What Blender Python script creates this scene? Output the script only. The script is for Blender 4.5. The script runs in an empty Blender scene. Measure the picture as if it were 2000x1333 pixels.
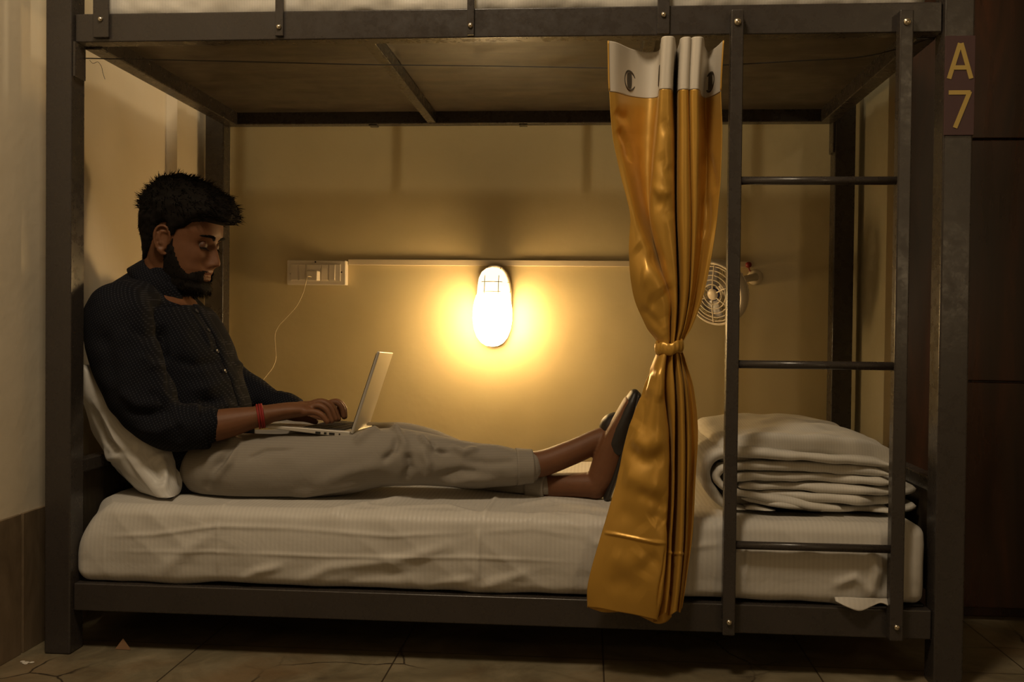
import bpy, bmesh, math, random
import numpy as np
from mathutils import Vector, Matrix
from mathutils.bvhtree import BVHTree
random.seed(7)
R = math.radians
scene = bpy.context.scene
COL = scene.collection

# ------------------------------------------------------------------ camera
F_PX, W_PX, H_PX = 1944.0, 2000, 1333
CAM = Vector((1.1777, -2.0712, 0.7304))
YAW, PITCH, ROLL = 0.078, -0.0173, 0.0106
fw = Vector((-math.sin(YAW)*math.cos(PITCH), math.cos(YAW)*math.cos(PITCH), math.sin(PITCH)))
rt0 = fw.cross(Vector((0, 0, 1))).normalized(); up0 = rt0.cross(fw)
rt = rt0*math.cos(ROLL) + up0*math.sin(ROLL)
up = -rt0*math.sin(ROLL) + up0*math.cos(ROLL)
cd = bpy.data.cameras.new('camera'); cam = bpy.data.objects.new('camera', cd); COL.objects.link(cam)
cd.sensor_width = 36; cd.lens = F_PX*36/W_PX; cd.clip_start = 0.01
m = Matrix(((rt.x, up.x, -fw.x, CAM.x), (rt.y, up.y, -fw.y, CAM.y), (rt.z, up.z, -fw.z, CAM.z), (0, 0, 0, 1)))
cam.matrix_world = m
scene.camera = cam

# ------------------------------------------------------------------ world, lights, exposure
wd = bpy.data.worlds.new('world'); scene.world = wd; wd.use_nodes = True
wd.node_tree.nodes['Background'].inputs[0].default_value = (1, .75, .5, 1)
wd.node_tree.nodes['Background'].inputs[1].default_value = 0.02
def area(name, loc, size, power, col, target=None, sy=None):
    l = bpy.data.lights.new(name, 'AREA'); o = bpy.data.objects.new(name, l); COL.objects.link(o)
    l.shape = 'RECTANGLE'; l.size = size; l.size_y = sy or size; l.energy = power; l.color = col
    o.location = loc
    if target: o.rotation_euler = (Vector(target)-Vector(loc)).to_track_quat('-Z', 'Y').to_euler()
    return o
FILL = (1.0, .80, .55)
area('ceiling_lamp_light', (.75, -1.35, 2.8), .4, 29, FILL, (.5, -.1, .6))
area('opposite_bunk_lamp_light', (3.08, -4.0, 2.20), .14, 3.2, (1, .72, .4), (1.5, 0, 1.2), .22)
area('opposite_bunk_lamp_light', (3.08, -4.0, 1.04), .14, 3.2, (1, .72, .4), (1.5, 0, .9), .22)
area('ceiling_lamp_light', (1.0, .42, 2.88), .10, 8, (1.0, .82, .55))
scene.view_settings.view_transform = 'Standard'; scene.view_settings.look = 'None'
scene.view_settings.gamma = 1; scene.view_settings.exposure = 0.0
scene.view_settings.use_curve_mapping = False

# ------------------------------------------------------------------ helpers
def ray(px, py):
    return (fw*F_PX + rt*(px-1000) + up*(666.5-py))
def at(px, py, Y):
    d = ray(px, py); return CAM + d*((Y-CAM.y)/d.y)
def atz(px, py, Z):
    d = ray(px, py); return CAM + d*((Z-CAM.z)/d.z)
def link(o, parent=None):
    COL.objects.link(o)
    if parent: o.parent = parent
    return o
def tag(o, label=None, cat=None, group=None, kind=None):
    if label: o['label'] = label
    if cat: o['category'] = cat
    if group: o['group'] = group
    if kind: o['kind'] = kind
    return o
def empty(name, label, cat, loc=(0, 0, 0), group=None):
    o = bpy.data.objects.new(name, None); COL.objects.link(o)
    o.location = loc; o.empty_display_size = .05
    bpy.context.view_layer.update()
    return tag(o, label, cat, group)
def mesh(name, V, F, mat, parent=None, smooth=False):
    me = bpy.data.meshes.new(name)
    me.from_pydata([tuple(v) for v in V], [], [tuple(f) for f in F]); me.update()
    if smooth: me.polygons.foreach_set('use_smooth', [True]*len(me.polygons))
    if mat: me.materials.append(mat)
    o = link(bpy.data.objects.new(name, me), parent)
    if parent: o.matrix_parent_inverse = Matrix.Translation(-parent_loc(parent))
    return o
def parent_loc(p):
    v = Vector(p.location)
    return v if p.parent is None else (p.matrix_parent_inverse @ v + parent_loc(p.parent))
class MB:
    """collects shapes into ONE mesh object"""
    def __init__(s): s.V = []; s.F = []
    def add(s, V, F):
        n = len(s.V); s.V += [Vector(v) for v in V]; s.F += [tuple(i+n for i in f) for f in F]; return s
    def box(s, a, b):
        x0, y0, z0 = a; x1, y1, z1 = b
        return s.add([(x0,y0,z0),(x1,y0,z0),(x1,y1,z0),(x0,y1,z0),(x0,y0,z1),(x1,y0,z1),(x1,y1,z1),(x0,y1,z1)],
              [(0,3,2,1),(4,5,6,7),(0,1,5,4),(1,2,6,5),(2,3,7,6),(3,0,4,7)])
    def beam(s, p, q, w, h, upv=(0, 0, 1)):
        p = Vector(p); q = Vector(q); d = (q-p).normalized(); u = Vector(upv); r = d.cross(u).normalized(); u = r.cross(d)
        V = [c + r*a*w/2 + u*b*h/2 for c in (p, q) for a, b in ((-1,-1),(1,-1),(1,1),(-1,1))]
        return s.add(V, [(0,3,2,1),(4,5,6,7),(0,1,5,4),(1,2,6,5),(2,3,7,6),(3,0,4,7)])
    def tube(s, pts, rad, n=10, closed=False):
        pts = [Vector(p) for p in pts]; k = len(pts)
        rads = rad if hasattr(rad, '__len__') else [rad]*k
        V = []; F = []
        ref = None
        for i, p in enumerate(pts):
            if closed: d = pts[(i+1) % k] - pts[i-1]
            else: d = pts[min(i+1, k-1)] - pts[max(i-1, 0)]
            d.normalize()
            if ref is None: ref = d.orthogonal().normalized()
            ref = (ref - d*ref.dot(d)).normalized(); b = d.cross(ref)
            for j in range(n):
                a = 2*math.pi*j/n; V.append(p + (ref*math.cos(a) + b*math.sin(a))*rads[i])
        for i in range(k if closed else k-1):
            for j in range(n):
                a = i*n+j; b_ = i*n+(j+1) % n; c = ((i+1) % k)*n+(j+1) % n; d_ = ((i+1) % k)*n+j
                F.append((a, b_, c, d_))
        if not closed:
            F.append(tuple(range(n-1, -1, -1))); F.append(tuple(range((k-1)*n, k*n)))
        return s.add(V, F)
    def lathe(s, prof, M, n=24):
        """profile of (radius, height) spun about local z, placed by matrix M"""
        V = []; F = []
        for r, h in prof:
            for j in range(n):
                a = 2*math.pi*j/n; V.append(M @ Vector((r*math.cos(a), r*math.sin(a), h)))
        for i in range(len(prof)-1):
            for j in range(n):
                F.append((i*n+j, i*n+(j+1) % n, (i+1)*n+(j+1) % n, (i+1)*n+j))
        F.append(tuple(range(n-1, -1, -1))); F.append(tuple(range((len(prof)-1)*n, len(prof)*n)))
        return s.add(V, F)
    def build(s, name, mat, parent=None, smooth=False, bevel=0, seg=2):
        o = mesh(name, s.V, s.F, mat, parent, smooth)
        if bevel:
            b = o.modifiers.new('bevel', 'BEVEL'); b.width = bevel; b.segments = seg; b.limit_method = 'ANGLE'; b.angle_limit = R(40)
            o.data.polygons.foreach_set('use_smooth', [True]*len(o.data.polygons))
            b.harden_normals = True
        return o
def catmull(P, n):
    """resample list of equal-length tuples with a Catmull-Rom spline to n points (uniform in knot index)"""
    P = np.array(P, float); k = len(P); out = []
    for t in np.linspace(0, k-1, n):
        i = min(int(t), k-2); f = t-i
        p0 = P[i-1] if i > 0 else 2*P[0]-P[1]; p1 = P[i]; p2 = P[i+1]; p3 = P[i+2] if i+2 < k else 2*P[-1]-P[-2]
        out.append(.5*((2*p1) + (-p0+p2)*f + (2*p0-5*p1+4*p2-p3)*f*f + (-p0+3*p1-3*p2+p3)*f**3))
    return np.array(out)
def grid_faces(a, b, wrapb=False, wrapa=False, flip=False):
    F = []
    for i in range(a if wrapa else a-1):
        for j in range(b if wrapb else b-1):
            f = (i*b+j, i*b+(j+1) % b, ((i+1) % a)*b+(j+1) % b, ((i+1) % a)*b+j)
            F.append(f[::-1] if flip else f)
    return F
_rng = np.random.RandomState(3)
def vnoise(P, scale, seed=0):
    """smooth value noise for an (n,3) array, range about -1..1"""
    P = np.asarray(P, float)*scale + seed*17.31
    i = np.floor(P).astype(int); f = P-i; f = f*f*(3-2*f)
    def h(a, b, c):
        n = (a*73856093) ^ (b*19349663) ^ (c*83492791) ^ (seed*2654435)
        n = (n*1103515245+12345) & 0x7fffffff; n = (n ^ (n >> 13))*1274126177 & 0x7fffffff
        return n/0x3fffffff-1.0
    r = 0
    for dx in (0, 1):
        for dy in (0, 1):
            for dz in (0, 1):
                w = (f[:, 0] if dx else 1-f[:, 0])*(f[:, 1] if dy else 1-f[:, 1])*(f[:, 2] if dz else 1-f[:, 2])
                r = r + w*h(i[:, 0]+dx, i[:, 1]+dy, i[:, 2]+dz)
    return r
def get_co(me):
    a = np.empty(len(me.vertices)*3); me.vertices.foreach_get('co', a); return a.reshape(-1, 3)
def get_no(me):
    a = np.empty(len(me.vertices)*3); me.vertices.foreach_get('normal', a); return a.reshape(-1, 3)
def set_co(me, P):
    me.vertices.foreach_set('co', np.asarray(P).ravel()); me.update()
def seg_dist(P, pts):
    """distance to a polyline and the 0..1 position along it"""
    pts = [np.array(p, float) for p in pts]; best = np.full(len(P), 1e9); tt = np.zeros(len(P)); n = len(pts)-1
    for i in range(n):
        a, b = pts[i], pts[i+1]; ab = b-a
        t = np.clip(((P-a)@ab)/(ab@ab+1e-12), 0, 1); d = np.linalg.norm(P-(a+t[:, None]*ab), axis=1)
        m_ = d < best; best[m_] = d[m_]; tt[m_] = (i+t[m_])/n
    return best, tt
def creases(P, N, lst):
    """lst of (polyline, width, depth): push the surface along its normals, fading out at the polyline's ends"""
    D = np.zeros(len(P))
    for pts, w, dep in lst:
        d, t = seg_dist(P, pts); D += dep*np.exp(-(d/w)**2)*np.clip(np.sin(np.pi*np.clip(t, .02, .98))*1.6, 0, 1)
    return P + N*D[:, None]

# ------------------------------------------------------------------ materials
def mat(name, col, rough=.6, metal=0, spec=.5, **kw):
    m_ = bpy.data.materials.new(name); m_.use_nodes = True
    b = m_.node_tree.nodes['Principled BSDF']
    b.inputs['Base Color'].default_value = (*col, 1); b.inputs['Roughness'].default_value = rough
    b.inputs['Metallic'].default_value = metal; b.inputs['Specular IOR Level'].default_value = spec
    for k, v in kw.items(): b.inputs[k.replace('_', ' ')].default_value = v
    return m_
class NT:
    def __init__(s, m_): s.m = m_; s.t = m_.node_tree; s.b = s.t.nodes['Principled BSDF']
    def n(s, typ, **kw):
        n_ = s.t.nodes.new(typ)
        for k, v in kw.items():
            if isinstance(v, (int, float, tuple)) and k in n_.inputs: n_.inputs[k].default_value = v
            else: setattr(n_, k, v)
        return n_
    def l(s, a, b): s.t.links.new(a, b)
    def coord(s, kind='Object', scale=(1, 1, 1), loc=(0, 0, 0), rot=(0, 0, 0)):
        c = s.n('ShaderNodeTexCoord'); mp = s.n('ShaderNodeMapping')
        mp.inputs['Scale'].default_value = scale; mp.inputs['Location'].default_value = loc; mp.inputs['Rotation'].default_value = rot
        s.l(c.outputs[kind], mp.inputs[0]); return mp.outputs[0]
    def noise(s, vec, scale, detail=4, rough=.5, dist=0):
        n_ = s.n('ShaderNodeTexNoise'); n_.inputs['Scale'].default_value = scale; n_.inputs['Detail'].default_value = detail
        n_.inputs['Roughness'].default_value = rough; n_.inputs['Distortion'].default_value = dist
        if vec is not None: s.l(vec, n_.inputs['Vector'])
        return n_.outputs['Fac']
    def ramp(s, fac, stops):
        r = s.n('ShaderNodeValToRGB'); e = r.color_ramp.elements
        while len(e) < len(stops): e.new(.5)
        for i, (p, c) in enumerate(stops): e[i].position = p; e[i].color = (*c, 1) if len(c) == 3 else c
        s.l(fac, r.inputs[0]); return r.outputs[0]
    def mix(s, fac, a, b, typ='MIX'):
        x = s.n('ShaderNodeMix'); x.data_type = 'RGBA'; x.blend_type = typ
        for i, v in ((0, fac), (6, a), (7, b)):
            if hasattr(v, 'is_linked') or hasattr(v, 'links'): s.l(v, x.inputs[i])
            else: x.inputs[i].default_value = v if i == 0 else (*v, 1)
        return x.outputs[2]
    def math(s, op, a, b=0.0, c=None):
        x = s.n('ShaderNodeMath'); x.operation = op
        for i, v in enumerate((a, b, c)):
            if v is None: continue
            if isinstance(v, (int, float)): x.inputs[i].default_value = v
            else: s.l(v, x.inputs[i])
        return x.outputs[0]
    def bump(s, h, strength=.3, dist=.005, prev=None):
        b = s.n('ShaderNodeBump'); b.inputs['Strength'].default_value = strength; b.inputs['Distance'].default_value = dist
        s.l(h, b.inputs['Height'])
        if prev is not None: s.l(prev, b.inputs['Normal'])
        s.l(b.outputs[0], s.b.inputs['Normal']); return b.outputs[0]
    def color(s, c): s.l(c, s.b.inputs['Base Color'])
    def rough(s, c): s.l(c, s.b.inputs['Roughness'])

def m_wall(name, a, b, gloss=.45):
    m_ = mat(name, a, gloss); t = NT(m_); v = t.coord()
    t.color(t.mix(t.ramp(t.noise(v, 2.2, 5, .6), [(.35, (0, 0, 0)), (.7, (1, 1, 1))]), a, b))
    t.rough(t.ramp(t.noise(v, 5, 4), [(.3, (gloss-.08,)*3), (.7, (gloss+.12,)*3)]))
    n1 = t.bump(t.noise(v, 9, 3, .5), .25, .012); t.bump(t.noise(v, 60, 4, .6), .15, .002, n1)
    return m_
M = {}
M['wall'] = m_wall('cream_plaster', (.62, .52, .30), (.56, .46, .25), .42)
M['wall_side'] = m_wall('cream_plaster_side', (.74, .65, .50), (.69, .60, .45), .5)
M['ceiling'] = m_wall('white_ceiling', (.75, .72, .66), (.7, .67, .6), .7)
m_ = mat('grey_stone_dado', (.16, .12, .075), .55); t = NT(m_); v = t.coord(scale=(1, 1, .5))
t.color(t.ramp(t.noise(v, 9, 7, .65, 1.2), [(.25, (.105, .072, .04)), (.55, (.18, .13, .08)), (.8, (.24, .18, .115))]))
t.bump(t.noise(v, 30, 4), .2, .003); M['dado'] = m_
# floor: stone slabs with dark joints and cracks
m_ = mat('stone_slab_floor', (.2, .17, .11), .5); t = NT(m_); v = t.coord(loc=(-.315, -.10, 0))
br = t.n('ShaderNodeTexBrick'); br.offset = 0; t.l(v, br.inputs['Vector'])
br.inputs['Color1'].default_value = (.42, .42, .42, 1); br.inputs['Color2'].default_value = (.6, .6, .6, 1); br.inputs['Mortar'].default_value = (.0, .0, .0, 1)
br.inputs['Scale'].default_value = 1; br.inputs['Mortar Size'].default_value = .002; br.inputs['Brick Width'].default_value = .45; br.inputs['Row Height'].default_value = .45
br.inputs['Mortar Smooth'].default_value = .2
wv = t.coord()
stone = t.ramp(t.noise(wv, 7, 8, .65, .8), [(.25, (.10, .075, .045)), (.5, (.20, .165, .10)), (.62, (.26, .215, .135)), (.8, (.34, .28, .18))])
stone = t.mix(t.ramp(t.noise(wv, 3, 5, .6), [(.5, (0, 0, 0)), (.68, (.5, .5, .5))]), stone, (.21, .115, .045))
vo = t.n('ShaderNodeTexVoronoi'); vo.feature = 'DISTANCE_TO_EDGE'; vo.inputs['Scale'].default_value = 3.1
nz = t.n('ShaderNodeTexNoise'); nz.inputs['Scale'].default_value = 7; nz.inputs['Detail'].default_value = 6; t.l(wv, nz.inputs['Vector'])
dv = t.mix(.07, wv, nz.outputs['Color'], 'ADD'); t.l(dv, vo.inputs['Vector'])
crack = t.ramp(vo.outputs['Distance'], [(.003, (1, 1, 1)), (.010, (0, 0, 0))])
crack = t.math('MULTIPLY', crack, t.ramp(t.noise(wv, 2.3, 2), [(.5, (0, 0, 0)), (.6, (1, 1, 1))]))
stone = t.mix(.25, stone, br.outputs['Color'], 'MULTIPLY')
stone = t.mix(crack, stone, (.03, .02, .012))
t.color(t.mix(br.outputs['Fac'], stone, (.05, .035, .02)))
t.bump(t.noise(wv, 25, 6, .6), .3, .004); M['floor'] = m_
# bed frame enamel
m_ = mat('grey_enamel_steel', (.060, .051, .046), .34, 0, .5); t = NT(m_); v = t.coord()
t.color(t.mix(t.ramp(t.noise(v, 6, 5, .6), [(.4, (0, 0, 0)), (.75, (1, 1, 1))]), (.044, .037, .033), (.037, .031, .027)))
t.rough(t.ramp(t.noise(v, 35, 5, .7), [(.35, (.22,)*3), (.65, (.36,)*3)]))
t.bump(t.noise(v, 160, 3, .6), .12, .0012); M['steel'] = m_
M['bolt'] = mat('zinc_bolt', (.75, .68, .55), .22, 1)
M['black'] = mat('black_plastic', (.012, .011, .01), .5)
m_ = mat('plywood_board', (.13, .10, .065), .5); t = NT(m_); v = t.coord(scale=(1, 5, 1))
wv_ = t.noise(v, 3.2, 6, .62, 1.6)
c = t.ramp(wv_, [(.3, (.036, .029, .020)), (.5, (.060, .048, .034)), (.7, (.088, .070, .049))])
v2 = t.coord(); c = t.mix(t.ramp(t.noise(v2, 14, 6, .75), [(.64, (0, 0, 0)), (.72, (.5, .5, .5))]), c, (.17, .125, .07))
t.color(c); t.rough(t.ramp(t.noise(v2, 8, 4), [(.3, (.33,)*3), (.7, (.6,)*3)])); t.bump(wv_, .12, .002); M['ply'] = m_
m_ = mat('varnished_dark_wood', (.045, .012, .004), .3); t = NT(m_); v = t.coord(scale=(4, 4, .5))
t.color(t.ramp(t.noise(v, 3, 7, .6, 1.5), [(.3, (.012, .0045, .002)), (.55, (.032, .0098, .0035)), (.75, (.070, .019, .006))]))
t.rough(t.ramp(t.noise(v, 3, 4), [(.3, (.22,)*3), (.7, (.4,)*3)])); M['wood'] = m_
def m_sheet(name, a, freq=115, bscale=1.0, axis='X'):
    m_ = mat(name, a, .62, 0, .35, Sheen_Weight=.15, Sheen_Roughness=.5); t = NT(m_); v = t.coord()
    w = t.n('ShaderNodeTexWave'); w.wave_type = 'BANDS'; w.bands_direction = axis; w.inputs['Scale'].default_value = freq/2/math.pi
    w.inputs['Distortion'].default_value = 0; t.l(v, w.inputs['Vector'])
    st = t.ramp(w.outputs['Fac'], [(.45, (0, 0, 0)), (.55, (1, 1, 1))])
    b_ = tuple(x*.945 for x in a)
    t.color(t.mix(st, a, b_)); t.rough(t.math('MULTIPLY_ADD', st, .18, .45))
    n1 = t.bump(t.noise(v, 9, 3, .5, 1.0), .25*bscale, .012); t.bump(t.noise(v, 38, 4, .55, .6), .15*bscale, .004, n1)
    return m_
M['sheet'] = m_sheet('white_striped_satin_sheet', (.56, .53, .48), 200)
M['duvet'] = m_sheet('white_striped_duvet', (.60, .57, .51), 340)
M['pillow'] = m_sheet('white_pillowcase', (.58, .56, .52), 300, .6, 'Y')

# ------------------------------------------------------------------ setting
YB = 1.03                      # back wall
def struct(mb, name, mt, **kw):
    return tag(mb.build(name, mt, **kw), kind='structure')
struct(MB().box((-.5, -4.2, -.08), (4.6, 1.2, 0)), 'floor', M['floor'])
struct(MB().box((-.5, -4.2, 3.0), (4.6, 1.2, 3.08)), 'ceiling', M['ceiling'])
struct(MB().box((-.5, YB, 0), (4.6, 1.2, 3.0)), 'wall_back', M['wall'])
struct(MB().box((-.20, -4.2, 0), (-.055, .74, 3.0)).box((-.20, .74, 0), (-.022, YB, 3.0)), 'wall_left', M['wall_side'])
struct(MB().box((4.5, -4.2, 0), (4.6, YB, 3.0)), 'wall_right', M['wall_side'])
struct(MB().box((-.5, -4.3, 0), (4.6, -4.2, 3.0)), 'wall_front', M['wall_side'])
struct(MB().box((1.965, .66, 0), (1.99, YB, 3.0)), 'wall_right_return', m_wall('shaded_plaster', (.27, .24, .16), (.22, .19, .12), .5))  # pale wall; the weak lamp light here is put into a darker plaster colour
struct(MB().box((-.055, -4.2, 0), (-.047, -.008, .306)).box((-.055, .0, 0), (-.047, .74, .306)), 'baseboard_left', M['dado'], bevel=.0015)
struct(MB().box((-.02, YB-.012, 0), (1.965, YB, .306)), 'baseboard_back', M['dado'], bevel=.0015)

# wooden locker block on the right
lk = empty('wooden_locker', 'tall dark reddish varnished wood locker with stacked square doors behind the right bed post', 'locker', (2.6, .75, 0))
MB().box((1.960, .50, .04), (3.24, .62, 2.44)).box((1.97, .53, 0), (3.24, .61, .04)).box((1.953, .478, .03), (2.034, .50, 2.44)).build('carcass', M['wood'], lk, bevel=.002)
MB().box((1.952, .501, .03), (1.9595, .62, 2.44)).build('side_panel', mat('olive_brown_laminate', (.115, .085, .042), .4), lk, bevel=.001)
for i in range(2):
    for k in range(4):
        x0 = 2.037+i*.60; z0 = .035+k*.6-(.0 if k == 0 else .03)+(.03 if k else 0)
        z1 = (k+1)*.6-.003; z0 = .035 if k == 0 else k*.6+.001
        d_ = MB().box((x0, .478, z0), (x0+.597, .498, z1)).build('door', M['wood'], lk, bevel=.003)
        MB().tube([(x0+.55, .478, z0+.30), (x0+.55, .455, z0+.30), (x0+.55, .455, z0+.40), (x0+.55, .478, z0+.40)], .005, 8).build('handle', M['bolt'], d_, smooth=True)

# ------------------------------------------------------------------ bunk bed frame
L, w = 1.94, .0585
YD = .893                       # front face of the rear posts
ZU0, ZU1, ZL0, ZL1 = 1.3299, 1.3912, .0931, .1534
bed = empty('bunk_bed', 'dark grey steel two-tier bunk bed frame with ladder, standing on the stone floor', 'bed', (L/2, .45, 0))
def post(x, y, t_=w):
    return MB().box((x, y, 0), (x+w, y+t_, 2.35)).build('post', M['steel'], bed, bevel=.004)
post(0, 0); post(L-w, 0); post(0, YD); post(L-w, YD)
yr = .0127
MB().box((w+.001, yr, ZU0), (L-w-.001, yr+.04, ZU1)).build('rail', M['steel'], bed, bevel=.003)
MB().box((w+.001, yr, ZL0), (L-w-.001, yr+.04, ZL1)).build('rail', M['steel'], bed, bevel=.003)
MB().box((w+.001, YD+.01, ZU0), (L-w-.001, YD+.05, ZU1)).build('rail', M['steel'], bed, bevel=.003)
MB().box((w+.001, YD+.01, ZL0), (L-w-.001, YD+.05, ZL1)).build('rail', M['steel'], bed, bevel=.003)
for z0, z1 in ((ZU0-.004, ZU1), (ZL0, ZL1)):
    MB().box((w, .054, z0), (w+.04, YD+.009, z1)).build('side_rail', M['steel'], bed, bevel=.003)
    MB().box((L-w-.04, .054, z0), (L-w, YD+.009, z1)).build('side_rail', M['steel'], bed, bevel=.003)
# low end bars at head and foot
for x in (.012, L-w+.012):
    MB().box((x, w+.001, .385), (x+.034, YD-.001, .415)).build('end_bar', M['steel'], bed, bevel=.003)
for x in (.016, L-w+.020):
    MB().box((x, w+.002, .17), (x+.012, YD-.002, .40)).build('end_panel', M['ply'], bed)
# mounting plates inside the posts under the upper side rails
MB().box((w+.0005, .004, ZU0-.075), (w+.006, .05, ZU0)).build('bracket', M['steel'], bed, bevel=.001)
MB().box((L-w-.006, YD+.002, ZU0-.09), (L-w-.0005, YD+.05, ZU0)).build('bracket', M['steel'], bed, bevel=.001)
# boards: two plywood sheets with a seam along the length
ys = .30
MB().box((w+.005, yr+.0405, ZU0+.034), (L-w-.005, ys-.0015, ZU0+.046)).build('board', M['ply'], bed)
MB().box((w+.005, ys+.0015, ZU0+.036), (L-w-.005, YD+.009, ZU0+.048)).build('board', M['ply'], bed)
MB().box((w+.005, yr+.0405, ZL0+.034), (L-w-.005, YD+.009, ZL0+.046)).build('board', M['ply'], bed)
a = at(722, 84, yr+.045)
for xc in (a.x, at(1270, 82, yr+.045).x):
    MB().box((xc-.013, yr+.041, ZU0+.002), (xc+.013, YD+.009, ZU0+.0335)).build('cross_bar', M['steel'], bed, bevel=.002)
for xc in (.5, .97, 1.44):
    MB().box((xc-.013, yr+.041, ZL0+.002), (xc+.013, YD+.009, ZL0+.0335)).build('cross_bar', M['steel'], bed, bevel=.002)
for px in (730, 1022):
    p = at(px, 252, YD+.03); MB().box((p.x-.012, YD+.015, ZU0-.004), (p.x+.012, YD+.045, ZU0)).build('bracket', M['steel'], bed)
def bolt(p, par, r=.006):
    M4 = Matrix.Translation(p) @ Matrix.Rotation(R(90), 4, 'X')
    MB().lathe([(r, 0), (r, .0015), (r*.92, .0035), (r*.6, .0055), (0.0005, .0062)], M4, 16).build('bolt', M['bolt'], par, smooth=True)
# upper guard rails
def guard(yf, s, ups):
    for px0, px1, zb, yy in ups:
        g = MB().box((px0, yf, zb), (px1, yf+.006*s if s > 0 else yf+.006, 1.72)).build('guard_upright', M['steel'], bed, bevel=.0015)
        if yy: 
            for q in yy: bolt(Vector(((px0+px1)/2, yf, q)), g, .0055)
yg = yr-.0085
U = []
for a0, a1, yb_, ybolts in ((181, 212, 73, (38,)), (537, 553, 70, (53,)), (912, 926, 68, (50,)), (1284, 1308, 66, (29,))):
    U.append((at(a0, 40, yg).x, at(a1, 40, yg).x, at(a0, yb_, yg).z, [at(a0, q, yg).z for q in ybolts]))
guard(yg, 1, U)
MB().box((U[0][0], yg-.02, 1.70), (U[3][1], yg, 1.725)).build('guard_rail', M['steel'], bed, bevel=.003)
MB().box((U[0][0], yg-.02, 1.56), (U[3][1], yg, 1.585)).build('guard_rail', M['steel'], bed, bevel=.003)
ybk = YD+.051
for px in (545, 815, 1140, 1430):
    x = at(px, 290, YB).x*.99+.0; MB().box((x-.012, ybk, 1.34), (x+.012, ybk+.006, 1.72)).build('guard_upright', M['steel'], bed, bevel=.0015)
MB().box((.45, ybk-.02, 1.70), (1.45, ybk, 1.725)).build('guard_rail', M['steel'], bed, bevel=.003)
# ladder bolted to the front
yl = -.016
for px0, px1, pb in ((1428, 1453, 1243), (1758, 1785, 1254)):
    x0 = at(px0, 60, yl).x; x1 = at(px1, 60, yl).x; zt = at(px0, 18, yl).z; zb = at((px0+px1)/2-20, pb, yl).z
    st = MB().box((x0, yl, zb), (x1, yr-.001, zt)).build('ladder_stile', M['steel'], bed, bevel=.003)
    bolt(Vector(((x0+x1)/2, yl, at(px0, 43, yl).z)), st, .0075)
    bolt(Vector(((x0+x1)/2, yl, at((px0+px1)/2-20, 1216 if px0 < 1500 else 1226, yl).z)), st, .006)
xa = at(1453, 60, yl).x; xb = at(1758, 60, yl).x
for py in (353, 714, 1070):
    z = at(1600, py, yl+.01).z
    MB().tube([(xa-.002, yl+.012, z), (xb+.002, yl+.012, z)], .0085, 14).build('ladder_rung', M['steel'], bed, smooth=True)
# number plaque on the right post
pl = empty('number_plaque', 'small purple-brown plaque reading A 7 on the right front bed post', 'sign', (L-w/2, -.002, 1.2))
q0 = at(1851, 70, -.004); q1 = at(1904, 264, -.004)
M['plaque'] = mat('purple_brown_plastic', (.062, .028, .032), .42)
M['gold_paint'] = mat('yellow_paint', (.44, .31, .085), .5)
cx = L-w/2; z0, z1 = q1.z, q0.z; hw = .0292
MB().box((cx-hw, -.0045, z0), (cx+hw, -.0005, z1)).build('plate', M['plaque'], pl, bevel=.0008)
def strokes(name, segs, oc, sc):
    mb = MB()
    for k_, (x0, y0, x1, y1) in enumerate(segs):
        yy = -.0052-.00025*k_; p = Vector((oc[0]+x0*sc, yy, oc[1]+y0*sc)); q = Vector((oc[0]+x1*sc, yy, oc[1]+y1*sc))
        d = (q-p).normalized()*.0; mb.beam(p-d, q+d, .0012, .0086, upv=Vector((0, 1, 0)).cross((q-p)))
    return mb.build(name, M['gold_paint'], pl)
sc = (z1-z0)/194.0
lw = .0036/sc
strokes('letter_a', [(-21, -34, 0-1, 35), (21, -34, 0+1, 35), (-13, -12.5, 13, -12.5)], (cx, z1-(50)*sc), sc)
strokes('digit_seven', [(-21, 33, 20, 33), (19, 35, -8, -36)], (cx, z1-(144)*sc), sc)

# curtain wire strung between the front posts
wy = .058
wp = [at(168, 114, wy), at(450, 120, wy), at(700, 126, wy), at(1000, 130, wy), at(1230, 133, wy), at(1413, 127, wy), at(1560, 119, wy), at(1697, 109, wy), at(1835, 70, wy)]
WIRE = catmull(wp, 60)
tag(MB().tube(WIRE, .0012, 6).build('curtain_wire', M['black'], smooth=True), 'thin dark wire strung sagging under the upper bunk between the front posts', 'wire')
tp = [at(175, 118, .06), at(182, 124, .06), at(191, 121, .05), at(198, 130, .05), at(201, 143, .055), at(205, 155, .06)]
tag(MB().tube(catmull(tp, 24), .0005, 5).build('loose_thread', M['black'], smooth=True), 'fine dark loose thread dangling at the top left corner of the bunk', 'thread')
# small things lying on the floor
p = atz(240, 1270, 0)
tag(MB().add([p+Vector((-.018, .0, .001)), p+Vector((.018, -.002, .001)), p+Vector((-.003, .006, .022)), p+Vector((-.016, .004, .002)), p+Vector((.016, .003, .002)), p+Vector((-.004, .009, .023))], [(0, 1, 2), (5, 4, 3), (0, 2, 5, 3), (1, 4, 5, 2), (0, 3, 4, 1)]).build('cardboard_scrap', mat('brown_card', (.22, .12, .06), .8)), 'small triangular brown scrap on the floor under the bed near the left post', 'scrap')
mb = MB()
for dx, dy, s in ((0, 0, .007), (.012, .003, .005), (-.010, .006, .005), (.004, -.006, .004)):
    p = atz(50, 1296, 0)+Vector((dx, dy, 0)); mb.lathe([(s, .0003), (s*1.1, .0012), (s*.6, .0022)], Matrix.Translation(p), 7)
tag(mb.build('paint_flakes', mat('white_paint_flake', (.6, .55, .48), .8)), 'white paint flakes on the floor in the left corner by the wall', 'debris', kind='stuff')

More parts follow.
